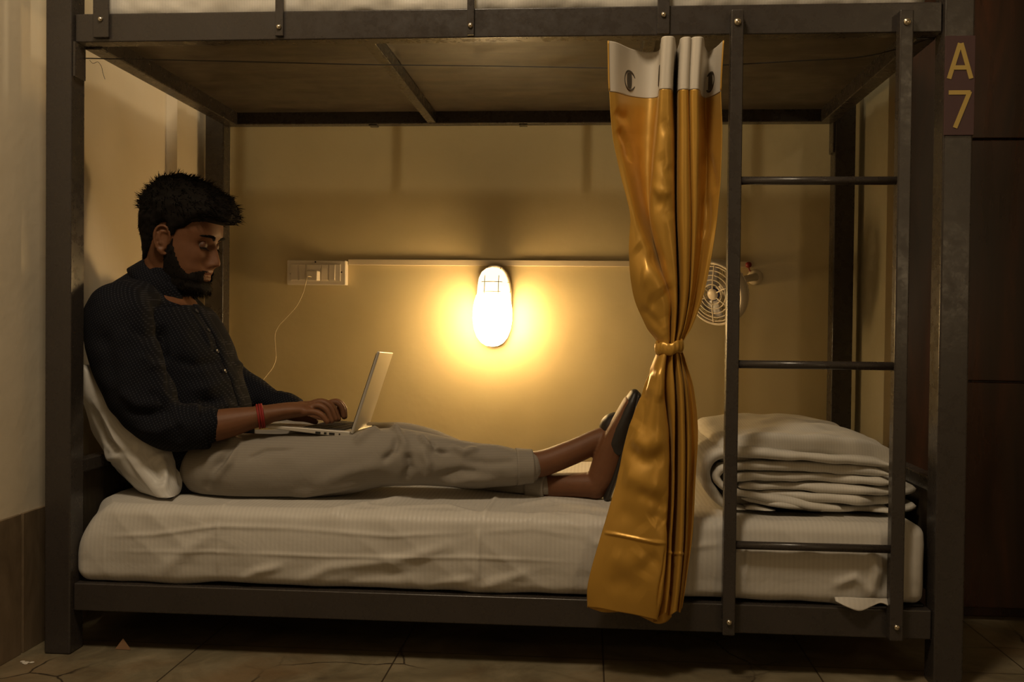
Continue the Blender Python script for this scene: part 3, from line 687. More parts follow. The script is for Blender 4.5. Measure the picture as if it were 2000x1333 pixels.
# each row: (y px, [(x px, depth offset) ...]) nine folds; same knot count on every row
K = [
 (  84, [(1188,-.020),(1205,-.006),(1232,.040),(1262,.068),(1287,.058),(1291,.005),(1294,-.040),(1305,-.048),(1316,-.040),(1319,.010),(1322,.062),(1327,.010),(1330,-.030),(1340,-.042),(1349,-.032),(1350,.030),(1351,-.030),(1362,-.042),(1373,-.032),(1376,.030),(1384,.068),(1398,.040),(1413,-.012)]),
 ( 178, [(1190,-.020),(1206,-.006),(1232,.040),(1262,.064),(1284,.052),(1287,.005),(1289,-.040),(1299,-.048),(1311,-.040),(1314,.010),(1318,.060),(1323,.010),(1326,-.030),(1335,-.042),(1345,-.032),(1346,.026),(1347,-.030),(1357,-.042),(1366,-.032),(1369,.030),(1378,.064),(1394,.036),(1408,-.012)]),
 ( 260, [(1197,-.022),(1212,-.012),(1232,.020),(1256,.050),(1275,.045),(1279,.005),(1282,-.038),(1298,-.050),(1314,-.040),(1316,.004),(1320,.050),(1323,.010),(1326,-.030),(1336,-.042),(1346,-.032),(1347,.022),(1348,-.028),(1357,-.040),(1366,-.030),(1370,.020),(1380,.050),(1395,.020),(1411,-.014)]),
 ( 340, [(1212,-.024),(1225,-.018),(1240,.004),(1255,.035),(1268,.036),(1270,.005),(1273,-.036),(1294,-.054),(1315,-.040),(1317,.000),(1320,.040),(1322,.008),(1324,-.028),(1335,-.042),(1347,-.032),(1348,.018),(1349,-.026),(1358,-.038),(1364,-.028),(1368,.010),(1380,.030),(1394,.004),(1408,-.018)]),
 ( 420, [(1230,-.024),(1240,-.022),(1250,-.008),(1262,.022),(1270,.030),(1270,.004),(1272,-.030),(1296,-.052),(1316,-.042),(1318,.000),(1320,.036),(1322,.006),(1324,-.026),(1336,-.040),(1349,-.030),(1350,.016),(1351,-.024),(1358,-.034),(1364,-.024),(1370,.004),(1380,.010),(1392,-.010),(1402,-.020)]),
 ( 500, [(1230,-.016),(1246,-.030),(1262,-.036),(1276,-.022),(1284,.014),(1286,.004),(1288,-.024),(1302,-.044),(1319,-.044),(1321,.000),(1323,.032),(1325,.004),(1327,-.024),(1337,-.038),(1348,-.028),(1349,.014),(1350,-.022),(1355,-.030),(1360,-.020),(1366,.000),(1374,-.002),(1382,-.018),(1390,-.022)]),
 ( 580, [(1237,-.016),(1256,-.034),(1276,-.044),(1296,-.044),(1309,-.028),(1306,.004),(1306,-.020),(1312,-.036),(1322,-.042),(1323,.000),(1324,.026),(1326,.002),(1328,-.022),(1336,-.034),(1344,-.026),(1345,.012),(1346,-.020),(1349,-.027),(1352,-.018),(1356,-.004),(1361,-.010),(1367,-.020),(1373,-.020)]),
 ( 640, [(1262,-.016),(1275,-.032),(1289,-.042),(1301,-.044),(1309,-.032),(1307,-.004),(1308,-.018),(1313,-.032),(1320,-.036),(1320,-.006),(1321,.012),(1322,-.004),(1324,-.020),(1329,-.030),(1334,-.024),(1334,.002),(1335,-.018),(1337,-.024),(1340,-.018),(1342,-.010),(1345,-.012),(1348,-.018),(1351,-.018)]),
 ( 674, [(1286,-.014),(1290,-.026),(1296,-.036),(1302,-.040),(1307,-.036),(1305,-.018),(1307,-.022),(1311,-.032),(1316,-.036),(1315,-.018),(1316,-.008),(1317,-.014),(1318,-.022),(1321,-.030),(1324,-.026),(1324,-.012),(1325,-.018),(1326,-.024),(1328,-.020),(1329,-.014),(1330,-.012),(1331,-.014),(1331,-.016)]),
 ( 700, [(1278,-.016),(1283,-.030),(1290,-.042),(1297,-.047),(1302,-.042),(1301,-.022),(1303,-.028),(1308,-.038),(1314,-.040),(1313,-.018),(1314,-.004),(1316,-.012),(1318,-.024),(1322,-.034),(1327,-.028),(1327,-.008),(1328,-.018),(1330,-.026),(1332,-.020),(1333,-.012),(1335,-.010),(1336,-.014),(1337,-.016)]),
 ( 760, [(1251,-.020),(1262,-.040),(1276,-.054),(1289,-.056),(1298,-.046),(1297,-.018),(1299,-.030),(1308,-.044),(1318,-.044),(1316,-.014),(1317,.004),(1320,-.010),(1322,-.026),(1328,-.038),(1335,-.032),(1335,-.004),(1336,-.016),(1340,-.028),(1344,-.020),(1346,-.008),(1349,-.004),(1352,-.010),(1354,-.014)]),
 ( 850, [(1221,-.024),(1244,-.048),(1268,-.060),(1290,-.058),(1308,-.044),(1305,-.014),(1308,-.026),(1312,-.042),(1319,-.044),(1317,-.012),(1318,.010),(1322,-.006),(1325,-.026),(1331,-.040),(1338,-.034),(1337,.000),(1339,-.012),(1344,-.026),(1350,-.020),(1353,-.004),(1357,.000),(1360,-.008),(1362,-.012)]),
 ( 960, [(1198,-.028),(1230,-.050),(1262,-.062),(1290,-.060),(1309,-.048),(1304,-.014),(1307,-.026),(1311,-.040),(1317,-.042),(1315,-.012),(1317,.010),(1321,-.006),(1324,-.026),(1331,-.040),(1338,-.034),(1336,.000),(1338,-.012),(1342,-.026),(1347,-.020),(1349,-.004),(1352,.000),(1354,-.008),(1356,-.012)]),
 (1060, [(1170,-.032),(1208,-.050),(1246,-.060),(1280,-.062),(1304,-.054),(1298,-.016),(1300,-.026),(1305,-.040),(1313,-.042),(1310,-.014),(1312,.006),(1316,-.008),(1320,-.026),(1328,-.040),(1335,-.034),(1333,-.002),(1335,-.012),(1339,-.024),(1343,-.018),(1345,-.006),(1347,-.004),(1348,-.010),(1350,-.012)]),
 (1150, [(1148,-.036),(1190,-.050),(1230,-.058),(1268,-.062),(1294,-.056),(1287,-.020),(1290,-.028),(1297,-.040),(1308,-.044),(1304,-.020),(1306,-.012),(1310,-.016),(1314,-.028),(1321,-.040),(1328,-.034),(1326,-.012),(1328,-.016),(1331,-.024),(1334,-.020),(1336,-.014),(1337,-.012),(1338,-.014),(1340,-.014)]),
 (1200, [(1146,-.034),(1180,-.046),(1215,-.052),(1255,-.056),(1284,-.052),(1278,-.022),(1281,-.028),(1290,-.038),(1302,-.042),(1298,-.022),(1300,-.016),(1304,-.018),(1308,-.028),(1315,-.038),(1322,-.034),(1320,-.014),(1322,-.016),(1326,-.024),(1329,-.020),(1330,-.016),(1331,-.014),(1332,-.014),(1333,-.014)]),
]
ys_ = np.array([k[0] for k in K], float); KX = np.array([[p for p in k[1]] for k in K])      # rows x knots x 2
NU, NV = 420, 560
rows = np.array([catmull(r_, NU) for r_ in KX])                                             # rows x NU x 2
# resample rows in y (monotone in py)
vv = np.linspace(ys_[0], ys_[-1], NV); Gx = np.zeros((NV, NU, 2))
for i, y_ in enumerate(vv):
    k = min(np.searchsorted(ys_, y_, side='right')-1, len(ys_)-2); f = (y_-ys_[k])/(ys_[k+1]-ys_[k])
    def tang(q):
        if q == 0: return (rows[1]-rows[0])/(ys_[1]-ys_[0])
        if q == len(ys_)-1: return (rows[-1]-rows[-2])/(ys_[-1]-ys_[-2])
        return (rows[q+1]-rows[q-1])/(ys_[q+1]-ys_[q-1])
    h = ys_[k+1]-ys_[k]; m0 = tang(k)*h; m1 = tang(k+1)*h
    Gx[i] = (2*f**3-3*f**2+1)*rows[k]+(f**3-2*f**2+f)*m0+(-2*f**3+3*f**2)*rows[k+1]+(f**3-f**2)*m1
u_ = np.linspace(0, 1, NU)
P = np.zeros((NV, NU, 3))
YC = -.012
fw_, rt_, up_ = [np.array(x) for x in (fw, rt, up)]; cam_ = np.array(CAM)
for i, y_ in enumerate(vv):
    tb = np.clip((y_-1040)/160, 0, 1)          # uneven bottom hem
    py = y_ + tb*( 12*np.exp(-((u_-.22)/.10)**2) - 12*np.exp(-((u_-.0)/.06)**2) -4*np.sin(u_*21)) - 10*np.clip((u_-.5)/.5, 0, 1)*tb
    # header: strips stand higher, back parts sag
    tt = np.clip(1-(y_-84)/110, 0, 1); dep = Gx[i, :, 1]
    py = py - tt*0 + np.clip((190-y_)/106, 0, 1)*np.where(dep > 0, 0, 0)
    Yd = YC+dep
    d = fw_[None]*F_PX+rt_[None]*(Gx[i, :, 0]-1000)[:, None]+up_[None]*(666.5-py)[:, None]
    Q_ = cam_+d*((Yd-CAM.y)/d[:, 1])[:, None]
    # keep the cloth rows level: height follows the row's height at the mid depth, not the pixel row
    dm = fw_*F_PX+rt_*(1300-1000)+up_*(666.5-y_); zm = (cam_+dm*((YC-CAM.y)/dm[1]))[2]
    lev = np.clip((330-y_)/200, 0, 1)
    Q_[:, 2] = Q_[:, 2]*(1-lev)+zm*lev
    P[i] = Q_
Pf = P.reshape(-1, 3)
FA = grid_faces(NV, NU)
tmp = bpy.data.meshes.new('tmp'); tmp.from_pydata([tuple(p) for p in Pf], [], FA); tmp.update(); N = get_no(tmp); bpy.data.meshes.remove(tmp)
YY = np.repeat(vv, NU); UU = np.tile(u_, NV)
body = np.clip((YY-200)/60, 0, 1)*np.clip(np.abs(YY-676)/50, .15, 1)
Pr = Pf[:, [0, 1, 2]].copy(); Pr[:, 2] = Pf[:, 2]*.8+Pf[:, 0]*.7
Pw = Pr+.02*np.stack((vnoise(Pf, 9, 61), vnoise(Pf, 9, 62), vnoise(Pf, 9, 63)), 1)
D = body*(.0048*vnoise(Pw*np.array((.8, .6, .75)), 10, 51)+.0014*(1-2*np.abs(vnoise(Pw*np.array((.9, .6, .8)), 16, 52)))+.0006*vnoise(Pw, 38, 53))
D = D*np.interp(UU, [0, .34, .40, .78, .86, 1], [1, 1, .22, .22, .5, .4])
Pf = Pf+N*D[:, None]
bt_ = BVHTree.FromPolygons([Vector(c) for c in Pf], FA)
def FC(Y, *pts):
    out = []
    for x, y in catmull(pts, 3*len(pts)):
        h = bt_.ray_cast(CAM, ray(x, y).normalized())[0]
        out.append(a3(h) if h is not None else a3(at(x, y, Y)))
    return out
Yq = YC-.05
CL = [
 (FC(Yq, (1283, 300), (1300, 330), (1316, 335)), .010, .006), (FC(Yq, (1276, 400), (1296, 400), (1312, 430)), .010, .007), (FC(Yq, (1272, 360), (1292, 375), (1312, 372)), .008, -.005),
 (FC(Yq, (1285, 230), (1300, 250), (1312, 245)), .010, .005), (FC(Yq+.03, (1205, 250), (1222, 280), (1230, 320)), .010, .008), (FC(Yq+.03, (1200, 215), (1216, 230), (1230, 225)), .009, .006),
 (FC(Yq+.02, (1240, 480), (1262, 500), (1285, 510)), .014, .008), (FC(Yq+.01, (1250, 540), (1275, 545), (1300, 575)), .016, -.010), (FC(Yq, (1262, 590), (1285, 600), (1303, 640)), .012, .008),
 (FC(Yq+.02, (1250, 600), (1275, 625), (1298, 655)), .008, .006), (FC(Yq+.03, (1384, 300), (1392, 340), (1398, 380)), .009, .007), (FC(Yq+.03, (1370, 380), (1382, 420), (1378, 470)), .010, .007),
 (FC(Yq, (1262, 760), (1256, 800), (1240, 840)), .016, .008), (FC(Yq, (1232, 850), (1262, 872), (1300, 850)), .014, -.010), (FC(Yq-.01, (1225, 870), (1258, 900), (1300, 890)), .012, .010),
 (FC(Yq-.01, (1215, 930), (1250, 940), (1300, 965)), .016, -.009), (FC(Yq-.01, (1240, 960), (1275, 975), (1302, 1000)), .010, .008), (FC(Yq-.01, (1268, 1020), (1285, 1010), (1304, 1030)), .010, .007),
 (FC(Yq-.01, (1200, 1000), (1235, 1010), (1262, 1040)), .016, .006), (FC(Yq-.01, (1190, 1085), (1230, 1100), (1260, 1075)), .016, -.008), (FC(Yq-.01, (1250, 1130), (1270, 1100), (1290, 1090)), .012, .007),
 (FC(Yq-.01, (1180, 1150), (1220, 1140), (1260, 1165)), .014, .006), (FC(Yq, (1285, 720), (1290, 750), (1284, 790)), .006, -.007), (FC(Yq, (1272, 710), (1262, 750), (1250, 780)), .006, .005),
 (FC(Yq-.01, (1165, 1040), (1200, 1044), (1240, 1052), (1280, 1060), (1304, 1062)), .0026, -.0036), (FC(Yq-.01, (1300, 1068), (1296, 1110), (1288, 1150), (1284, 1190)), .0026, .0040), (FC(Yq+.01, (1300, 1078), (1322, 1082), (1350, 1080)), .0024, -.0025)]
Nf = N.copy()  # wrinkles push toward the room; Nf *= np.sign(-Nf[:, 1])[:, None]
CL = [(a_, b_*1.35 if b_ > .004 else b_, c_*.62 if b_ > .004 else c_) for a_, b_, c_ in CL]
Pf = creases(Pf, Nf, CL)
# header boundary dips in the back-lying parts, straight elsewhere: one row
ih = int(np.searchsorted(vv, 181))
cur = empty('curtain', 'gold satin curtain tied in a knot, hanging on the wire beside the ladder', 'curtain', at(1305, 132, .03))
def sub(i0, i1, name, mt, th):
    V = Pf.reshape(NV, NU, 3)[i0:i1].reshape(-1, 3)
    o = mesh(name, V, grid_faces(i1-i0, NU), mt, cur, True); s = o.modifiers.new('s', 'SOLIDIFY'); s.thickness = th; s.offset = 0; return o
sub(0, ih+1, 'header_band', M['header'], .0022)
sub(ih, NV, 'drape', M['satin'], .0012)
G3 = Pf.reshape(NV, NU, 3); N3 = N.reshape(NV, NU, 3)
# gold piping on both ends of the header
for j in (0, NU-1):
    MB().tube([G3[i, j] for i in range(0, ih+1, 3)], .0018, 6).build('edge_piping', M['satin'], cur, smooth=True)
# grommets where the wire passes through the header
ig = int(np.searchsorted(vv, 148))
def grom(px):
    row = G3[ig]; 
    # nearest column whose projection is at px
    pr = [(j, 1000+F_PX*((row[j]-cam_)@rt_)/((row[j]-cam_)@fw_)) for j in range(NU)]
    return pr
pr = grom(0)
def nearest(px, lo, hi): return min([q for q in pr if lo <= q[0]/NU <= hi], key=lambda q: abs(q[1]-px))[0]
for px, lo, hi in ((1228, 0, .15), (1289, .2, .26), (1318, .37, .43), (1350, .60, .66), (1388, .90, .99)):
    j = nearest(px, lo, hi); c = Vector(G3[ig, j]); nrm_ = Vector(N3[ig, j]).normalized()
    q = nrm_.to_track_quat('Z', 'Y').to_matrix().to_4x4(); Mg = Matrix.Translation(c) @ q
    ring_ = [Mg @ Vector((.0195*math.cos(a_), .0195*math.sin(a_), 0)) for a_ in np.linspace(0, 2*math.pi, 28, endpoint=False)]
    g = MB().tube(ring_, .0032, 8, closed=True)
    g.build('grommet', M['grommet'], cur, smooth=True)
    MB().lathe([(.0165, -.0016), (.0165, .0016)], Mg, 28).build('grommet_opening', M['ply'], cur)
# the tie: a soft gathered band of the same satin
kc = at(1307, 677, YC-.024); V = []; na, nb_ = 120, 18
for i in range(na):
    a_ = 2*math.pi*i/na
    for j in range(nb_):
        b_ = 2*math.pi*j/nb_; rr = .0048*(1+.13*math.sin(17*a_+1.2*math.sin(2*a_)))
        V.append(kc+Vector(((.0245+rr*math.cos(b_))*math.cos(a_), (.021+rr*math.cos(b_))*math.sin(a_), .0125*math.sin(b_)+.005*math.sin(a_+.6)+.002*math.sin(5*a_))))
mesh('tie', V, grid_faces(na, nb_, wrapa=True, wrapb=True), M['satin'], cur, True)
# under layer showing below the hem of the front fold
bt = catmull([(1147, 1186), (1162, 1192), (1182, 1197), (1212, 1196), (1236, 1198), (1262, 1210), (1283, 1219), (1300, 1216), (1312, 1205)], 60)
tpq = catmull([(1158, 1120), (1180, 1122), (1205, 1125), (1230, 1128), (1250, 1130), (1268, 1132), (1285, 1135), (1296, 1135), (1305, 1132)], 60)
V = []
for k in range(20):
    f = k/19
    for q in range(60): x_, y_ = tpq[q]*(1-f)+bt[q]*f; V.append(at(x_, y_, YC-.034+.010*math.sin(q*.35)*f*.5+.012*(q/59)))
o = mesh('lining', V, grid_faces(20, 60), M['satin'], cur, True); s = o.modifiers.new('s', 'SOLIDIFY'); s.thickness = .001

# ------------------------------------------------------------------ laptop
M['alu'] = mat('silver_aluminium', (.60, .57, .52), .36, .55)
M['screen'] = mat('dark_screen', (.015, .015, .017), .2)
M['key'] = mat('black_key', (.02, .017, .015), .55)
lt = empty('laptop', 'open silver laptop resting on the thighs of the man', 'laptop', at(600, 845, .3))
def frame_from(o, ex, ey):
    ex = ex.normalized(); ey = (ey-ex*ey.dot(ex)).normalized(); ez = ex.cross(ey)
    return Matrix(((ex.x, ey.x, ez.x, o.x), (ex.y, ey.y, ez.y, o.y), (ex.z, ey.z, ez.z, o.z), (0, 0, 0, 1)))
YL = .165
hA = at(683, 850, YL); fA = at(506, 836, YL)         # near corners: hinge, front edge
hB = at(716, 832, YL+.32); 
LM = frame_from(hA, fA-hA, Vector((hB.x-hA.x, hB.y-hA.y, hB.z-hA.z+.0)))   # x toward the user, y away from camera, z
dl = (fA-hA).length; wl = (hB-hA).length
if LM.col[2].z < 0: sgn = -1
else: sgn = 1
def lbox(x0, x1, y0, y1, z0, z1, MM):
    V = [(x0,y0,z0),(x1,y0,z0),(x1,y1,z0),(x0,y1,z0),(x0,y0,z1),(x1,y0,z1),(x1,y1,z1),(x0,y1,z1)]
    return [MM @ Vector(v) for v in V], [(0,3,2,1),(4,5,6,7),(0,1,5,4),(1,2,6,5),(2,3,7,6),(3,0,4,7)]
th_ = .015
def wedge(x0, x1, z0a, z0b, z1, MM):
    V = [(x0,0,z0a),(x1,0,z0b),(x1,wl,z0b),(x0,wl,z0a),(x0,0,z1),(x1,0,z1),(x1,wl,z1),(x0,wl,z1)]
    return [MM @ Vector((v[0], v[1], v[2]*sgn)) for v in V], [(0,3,2,1),(4,5,6,7),(0,1,5,4),(1,2,6,5),(2,3,7,6),(3,0,4,7)]
def fixn(o):
    bm = bmesh.new(); bm.from_mesh(o.data); bmesh.ops.recalc_face_normals(bm, faces=bm.faces); bm.to_mesh(o.data); bm.free(); return o
fixn(MB().add(*wedge(0, dl, -th_/2, th_/2-.006, th_/2, LM)).build('base', M['alu'], lt, bevel=.002))
base = bpy.data.objects['base'] if 'base' in bpy.data.objects else lt
def up_(x0, x1, y0, y1, z0, z1): 
    V, F_ = lbox(x0, x1, y0, y1, z0*sgn, z1*sgn, LM); return V, F_
kb_ = fixn(MB().add(*up_(.018, .018+.098, .022, wl-.022, th_/2-.0002, th_/2+.0005)).build('keyboard', M['key'], lt))
for r_ in range(5):
    for c_ in range(13):
        x0 = .022+r_*.0185; y0 = .026+c_*(wl-.052)/13
        fixn(MB().add(*up_(x0, x0+.0158, y0, y0+(wl-.052)/13-.0028, th_/2+.0006, th_/2+.0020)).build('key', M['key'], kb_))
fixn(MB().add(*up_(.135, .205, wl/2-.055, wl/2+.055, th_/2, th_/2+.0004)).build('touchpad', mat('grey_touchpad', (.45, .43, .40), .4, .3), lt, bevel=.0005))
fixn(MB().add(*up_(.128, .206, .03, .085, th_/2, th_/2+.0004)).build('sticker', mat('silver_sticker', (.5, .48, .44), .35, .4), lt))
for x0, x1 in ((.068, .080), (.054, .060), (.035, .048)):
    fixn(MB().add(*up_(x0, x1, -.0008, .004, -.0035, .0018)).build('port', M['black'], base))
fixn(MB().add(*up_(.022, .0255, -.0008, .004, -.002, .0015)).build('port', M['black'], base))
# lid
tA = at(737, 686, YL); 
ly = (hB-hA).normalized(); lx = (tA-hA); lhh = lx.length; lx = lx.normalized(); lz = lx.cross(ly).normalized()
SM = Matrix(((lx.x, ly.x, lz.x, hA.x), (lx.y, ly.y, lz.y, hA.y), (lx.z, ly.z, lz.z, hA.z), (0, 0, 0, 1)))
sg2 = 1 if lz.x > 0 else -1                         # + = away from the user
def lidbox(x0, x1, y0, y1, z0, z1): return lbox(x0, x1, y0, y1, z0*sg2, z1*sg2, SM)
fixn(MB().add(*lidbox(.004, lhh, 0, wl, 0, .0065)).build('lid', M['alu'], lt, bevel=.0022, seg=3))
fixn(MB().add(*lidbox(.012, lhh-.006, .006, wl-.006, -.0016, .0004)).build('screen', M['screen'], lt))

# ------------------------------------------------------------------ the man
def tintmat(name, rough=.5, spec=.4, **kw):
    m_ = mat(name, (.2, .1, .05), rough, 0, spec, **kw); t = NT(m_)
    at_ = t.n('ShaderNodeAttribute'); at_.attribute_name = 'tint'
    v = t.coord(); c = t.mix(t.ramp(t.noise(v, 45, 4, .6), [(.35, (0, 0, 0)), (.7, (.35, .35, .35))]), at_.outputs['Color'], (.62, .60, .60), 'MULTIPLY')
    t.color(c); t.bump(t.noise(v, 260, 3, .6), .12, .0012); return m_
M['skin'] = tintmat('brown_skin', .55, .30, Subsurface_Weight=.06, Subsurface_Scale=.01)
M['hair'] = mat('black_hair', (.0085, .0065, .005), .85, 0, .12)
m_ = mat('navy_dotted_cotton', (.02, .021, .027), .9, 0, .12); t = NT(m_)
v = t.coord(scale=(170, 170, 170), rot=(0, R(32), 0)); sx = t.n('ShaderNodeSeparateXYZ'); t.l(v, sx.inputs[0])
def frac_(o): return t.math('SUBTRACT', t.math('FRACT', o), .5)
fx, fz = frac_(sx.outputs[0]), frac_(sx.outputs[2])
d2 = t.math('ADD', t.math('MULTIPLY', fx, fx), t.math('MULTIPLY', fz, fz))
t.color(t.mix(t.ramp(d2, [(.035, (1, 1, 1)), (.05, (0, 0, 0))]), (.0060, .0062, .0090), (.028, .029, .036)))
v = t.coord(); t.bump(t.noise(v, 45, 4, .6), .25, .003); M['shirt'] = m_
m_ = mat('grey_cotton_trousers', (.26, .24, .20), .9, 0, .12); t = NT(m_); v = t.coord()
wv2 = t.n('ShaderNodeTexWave'); wv2.bands_direction = 'Z'; wv2.inputs['Scale'].default_value = 60; t.l(v, wv2.inputs['Vector'])
t.color(t.mix(wv2.outputs['Fac'], (.250, .225, .190), (.236, .211, .178))); n1 = t.bump(t.noise(v, 22, 4, .6, .6), .35, .005); M['trouser'] = m_
M['shoe'] = mat('black_slipper', (.016, .013, .011), .5)
M['thread'] = mat('red_thread', (.22, .010, .007), .7)

man = empty('person', 'bearded man in a dark dotted shirt and grey trousers sitting on the bunk typing', 'person', at(430, 960, .33))
def loft(path, nseg=20, steps=6, upv=(0, 1, 0), flat=False):
    """closed tube with elliptical rings; path items (point, a, b): a in the bending plane, b across (along upv)"""
    arr = catmull([tuple(p)+(a, b) for p, a, b in path], (len(path)-1)*steps+1)
    C_ = arr[:, :3]; V = []; n = len(arr); u = np.array(upv, float)
    T = np.gradient(C_, axis=0); T /= np.linalg.norm(T, axis=1)[:, None]
    rings = []
    def ringat(c, t_, a, b):
        s = u-t_*(u@t_); s /= np.linalg.norm(s); q = np.cross(t_, s)
        return [c+q*(a*math.cos(k))+s*(b*math.sin(k)) for k in np.linspace(0, 2*math.pi, nseg, endpoint=False)]
    for k, f in ((0, .0), ):
        pass
    a0, b0 = arr[0, 3], arr[0, 4]; a1, b1 = arr[-1, 3], arr[-1, 4]
    if not flat:
        for k in (.25, .6, .87): rings.append(ringat(C_[0]-T[0]*min(a0, b0)*math.sqrt(1-k*k), T[0], a0*k, b0*k))
    for i in range(n): rings.append(ringat(C_[i], T[i], arr[i, 3], arr[i, 4]))
    if not flat:
        for k in (.87, .6, .25): rings.append(ringat(C_[-1]+T[-1]*min(a1, b1)*math.sqrt(1-k*k), T[-1], a1*k, b1*k))
    for r_ in rings: V += r_
    m_ = len(rings); F_ = grid_faces(m_, nseg, wrapb=True)+[tuple(range(nseg-1, -1, -1)), tuple(range((m_-1)*nseg, m_*nseg))]
    return [Vector(v) for v in V], F_
def J(px, py, Y, a, b=None): return (a3(at(px, py, Y)), a, b if b else a)
def remesh(parts, voxel, smooth=4):
    mb = MB()
    for V, F_ in parts: mb.add(V, F_)
    me = bpy.data.meshes.new('tmp'); me.from_pydata([tuple(v) for v in mb.V], [], mb.F)
    bm = bmesh.new(); bm.from_mesh(me); bmesh.ops.recalc_face_normals(bm, faces=bm.faces); bm.to_mesh(me); bm.free()
    o = bpy.data.objects.new('tmp', me); COL.objects.link(o)
    rm = o.modifiers.new('r', 'REMESH'); rm.mode = 'VOXEL'; rm.voxel_size = voxel
    if smooth: sm = o.modifiers.new('s', 'SMOOTH'); sm.factor = .5; sm.iterations = smooth
    dg = bpy.context.evaluated_depsgraph_get(); dg.update()
    out = bpy.data.meshes.new_from_object(o.evaluated_get(dg)); bpy.data.objects.remove(o); bpy.data.meshes.remove(me)
    return out
def part(me, name, mt, parent):
    me.materials.clear(); me.materials.append(mt); me.polygons.foreach_set('use_smooth', [True]*len(me.polygons)); me.name = name
    o = link(bpy.data.objects.new(name, me), parent); o.matrix_parent_inverse = Matrix.Translation(-parent_loc(parent)); return o

# ---- head
HS = .985; HP = R(11); HY = R(-5)
HO = a3(at(352, 468, .33))
def hl(x, y, z):
    """head-local (forward, left, up) to world"""
    x, y, z = x*HS, y*HS, (z if z > 0 else z*1.13 if z > -.08 else -.0904+(z+.08)*.72)*HS
    X = x*math.cos(HP)+z*math.sin(HP); Z = -x*math.sin(HP)+z*math.cos(HP)
    return HO+np.array((X*math.cos(HY)-y*math.sin(HY), X*math.sin(HY)+y*math.cos(HY), Z))
ZP = [-.128, -.122, -.112, -.100, -.088, -.076, -.066, -.056, -.045, -.030, -.015, 0, .015, .028, .045, .065, .085, .103, .118, .128, .132]
FR = [.050, .074, .090, .094, .0885, .093, .0915, .0955, .092, .091, .091, .0905, .096, .1015, .099, .094, .083, .066, .042, .018, .002]
BK = [-.02, -.030, -.042, -.052, -.058, -.063, -.067, -.072, -.076, -.081, -.086, -.090, -.0925, -.0935, -.093, -.090, -.083, -.074, -.054, -.030, -.010]
WD = [.024, .035, .046, .053, .057, .060, .0625, .0645, .0665, .069, .0705, .0715, .0735, .0750, .0765, .0755, .070, .060, .043, .024, .008]
def head_pts(n=120, nz=110):
    zz = np.linspace(ZP[0], ZP[-1], nz); fr = np.interp(zz, ZP, FR); bk = np.interp(zz, ZP, BK); wd_ = np.interp(zz, ZP, WD)
    def sm(a):
        for _ in range(2): a = np.concatenate(([a[0]], (a[:-2]+2*a[1:-1]+a[2:])/4, [a[-1]]))
        return a
    fr, bk, wd_ = sm(fr), sm(bk), sm(wd_)
    ph = np.linspace(0, 2*np.pi, n, endpoint=False)
    out = np.zeros((nz, n, 3))
    for i, z in enumerate(zz):
        cx_ = fr[i]*.15+bk[i]*.15; c, s = np.cos(ph), np.sin(ph)
        ex = 2.35 if z < .09 else 2.1
        rx = np.where(c > 0, fr[i]-cx_, cx_-bk[i])
        x = cx_+rx*np.sign(c)*np.abs(c)**(2/ex); y = wd_[i]*np.sign(s)*np.abs(s)**(2/ex)
        out[i, :, 0] = x; out[i, :, 1] = y; out[i, :, 2] = z
    x, y, z = out[..., 0], out[..., 1], out[..., 2]; front = np.clip((x-.03)/.04, 0, 1)
    g = lambda a, c, s: np.exp(-((a-c)/s)**2)
    pr = np.interp(z, [-.062, -.053, -.047, -.040, -.032, -.015, 0, .012, .02], [0, .002, .012, .0275, .0275, .018, .0085, .002, 0])
    wn = np.interp(z, [-.06, -.045, -.036, -.02, 0, .02], [.014, .0135, .0115, .0085, .0075, .008])
    d = pr*np.exp(-(np.abs(y)/wn)**2.4)
    d += .0060*g(np.abs(y), .0150, .0058)*g(z, -.044, .0075)                      # nostril wings
    d -= .0100*g(np.abs(y), .0310, .0145)*g(z, -.001, .0115)                      # eye sockets
    d += .0045*g(np.abs(y), .0300, .0180)*g(z, .0190, .0070)                      # brow ridge
    d += .0040*g(np.abs(y), .0440, .0180)*g(z, -.026, .014)                       # cheekbones
    d += .0040*g(z, -.0600, .0040)*np.exp(-(y/.019)**2) + .0048*g(z, -.0735, .0046)*np.exp(-(y/.017)**2)   # lips
    d -= .0042*g(z, -.0664, .0022)*np.exp(-(y/.022)**4)
    d -= .0020*g(z, -.0840, .0050)*np.exp(-(y/.018)**2)
    out[..., 0] += d*front
    return out
HD = head_pts(); hz, hn = HD.shape[:2]
HW_ = np.array([[hl(*HD[i, j]) for j in range(hn)] for i in range(hz)])
headV = [Vector(v) for v in HW_.reshape(-1, 3)]; headF = grid_faces(hz, hn, wrapb=True)+[tuple(range(hn-1, -1, -1)), tuple(range((hz-1)*hn, hz*hn))]
parts = [(headV, headF)]
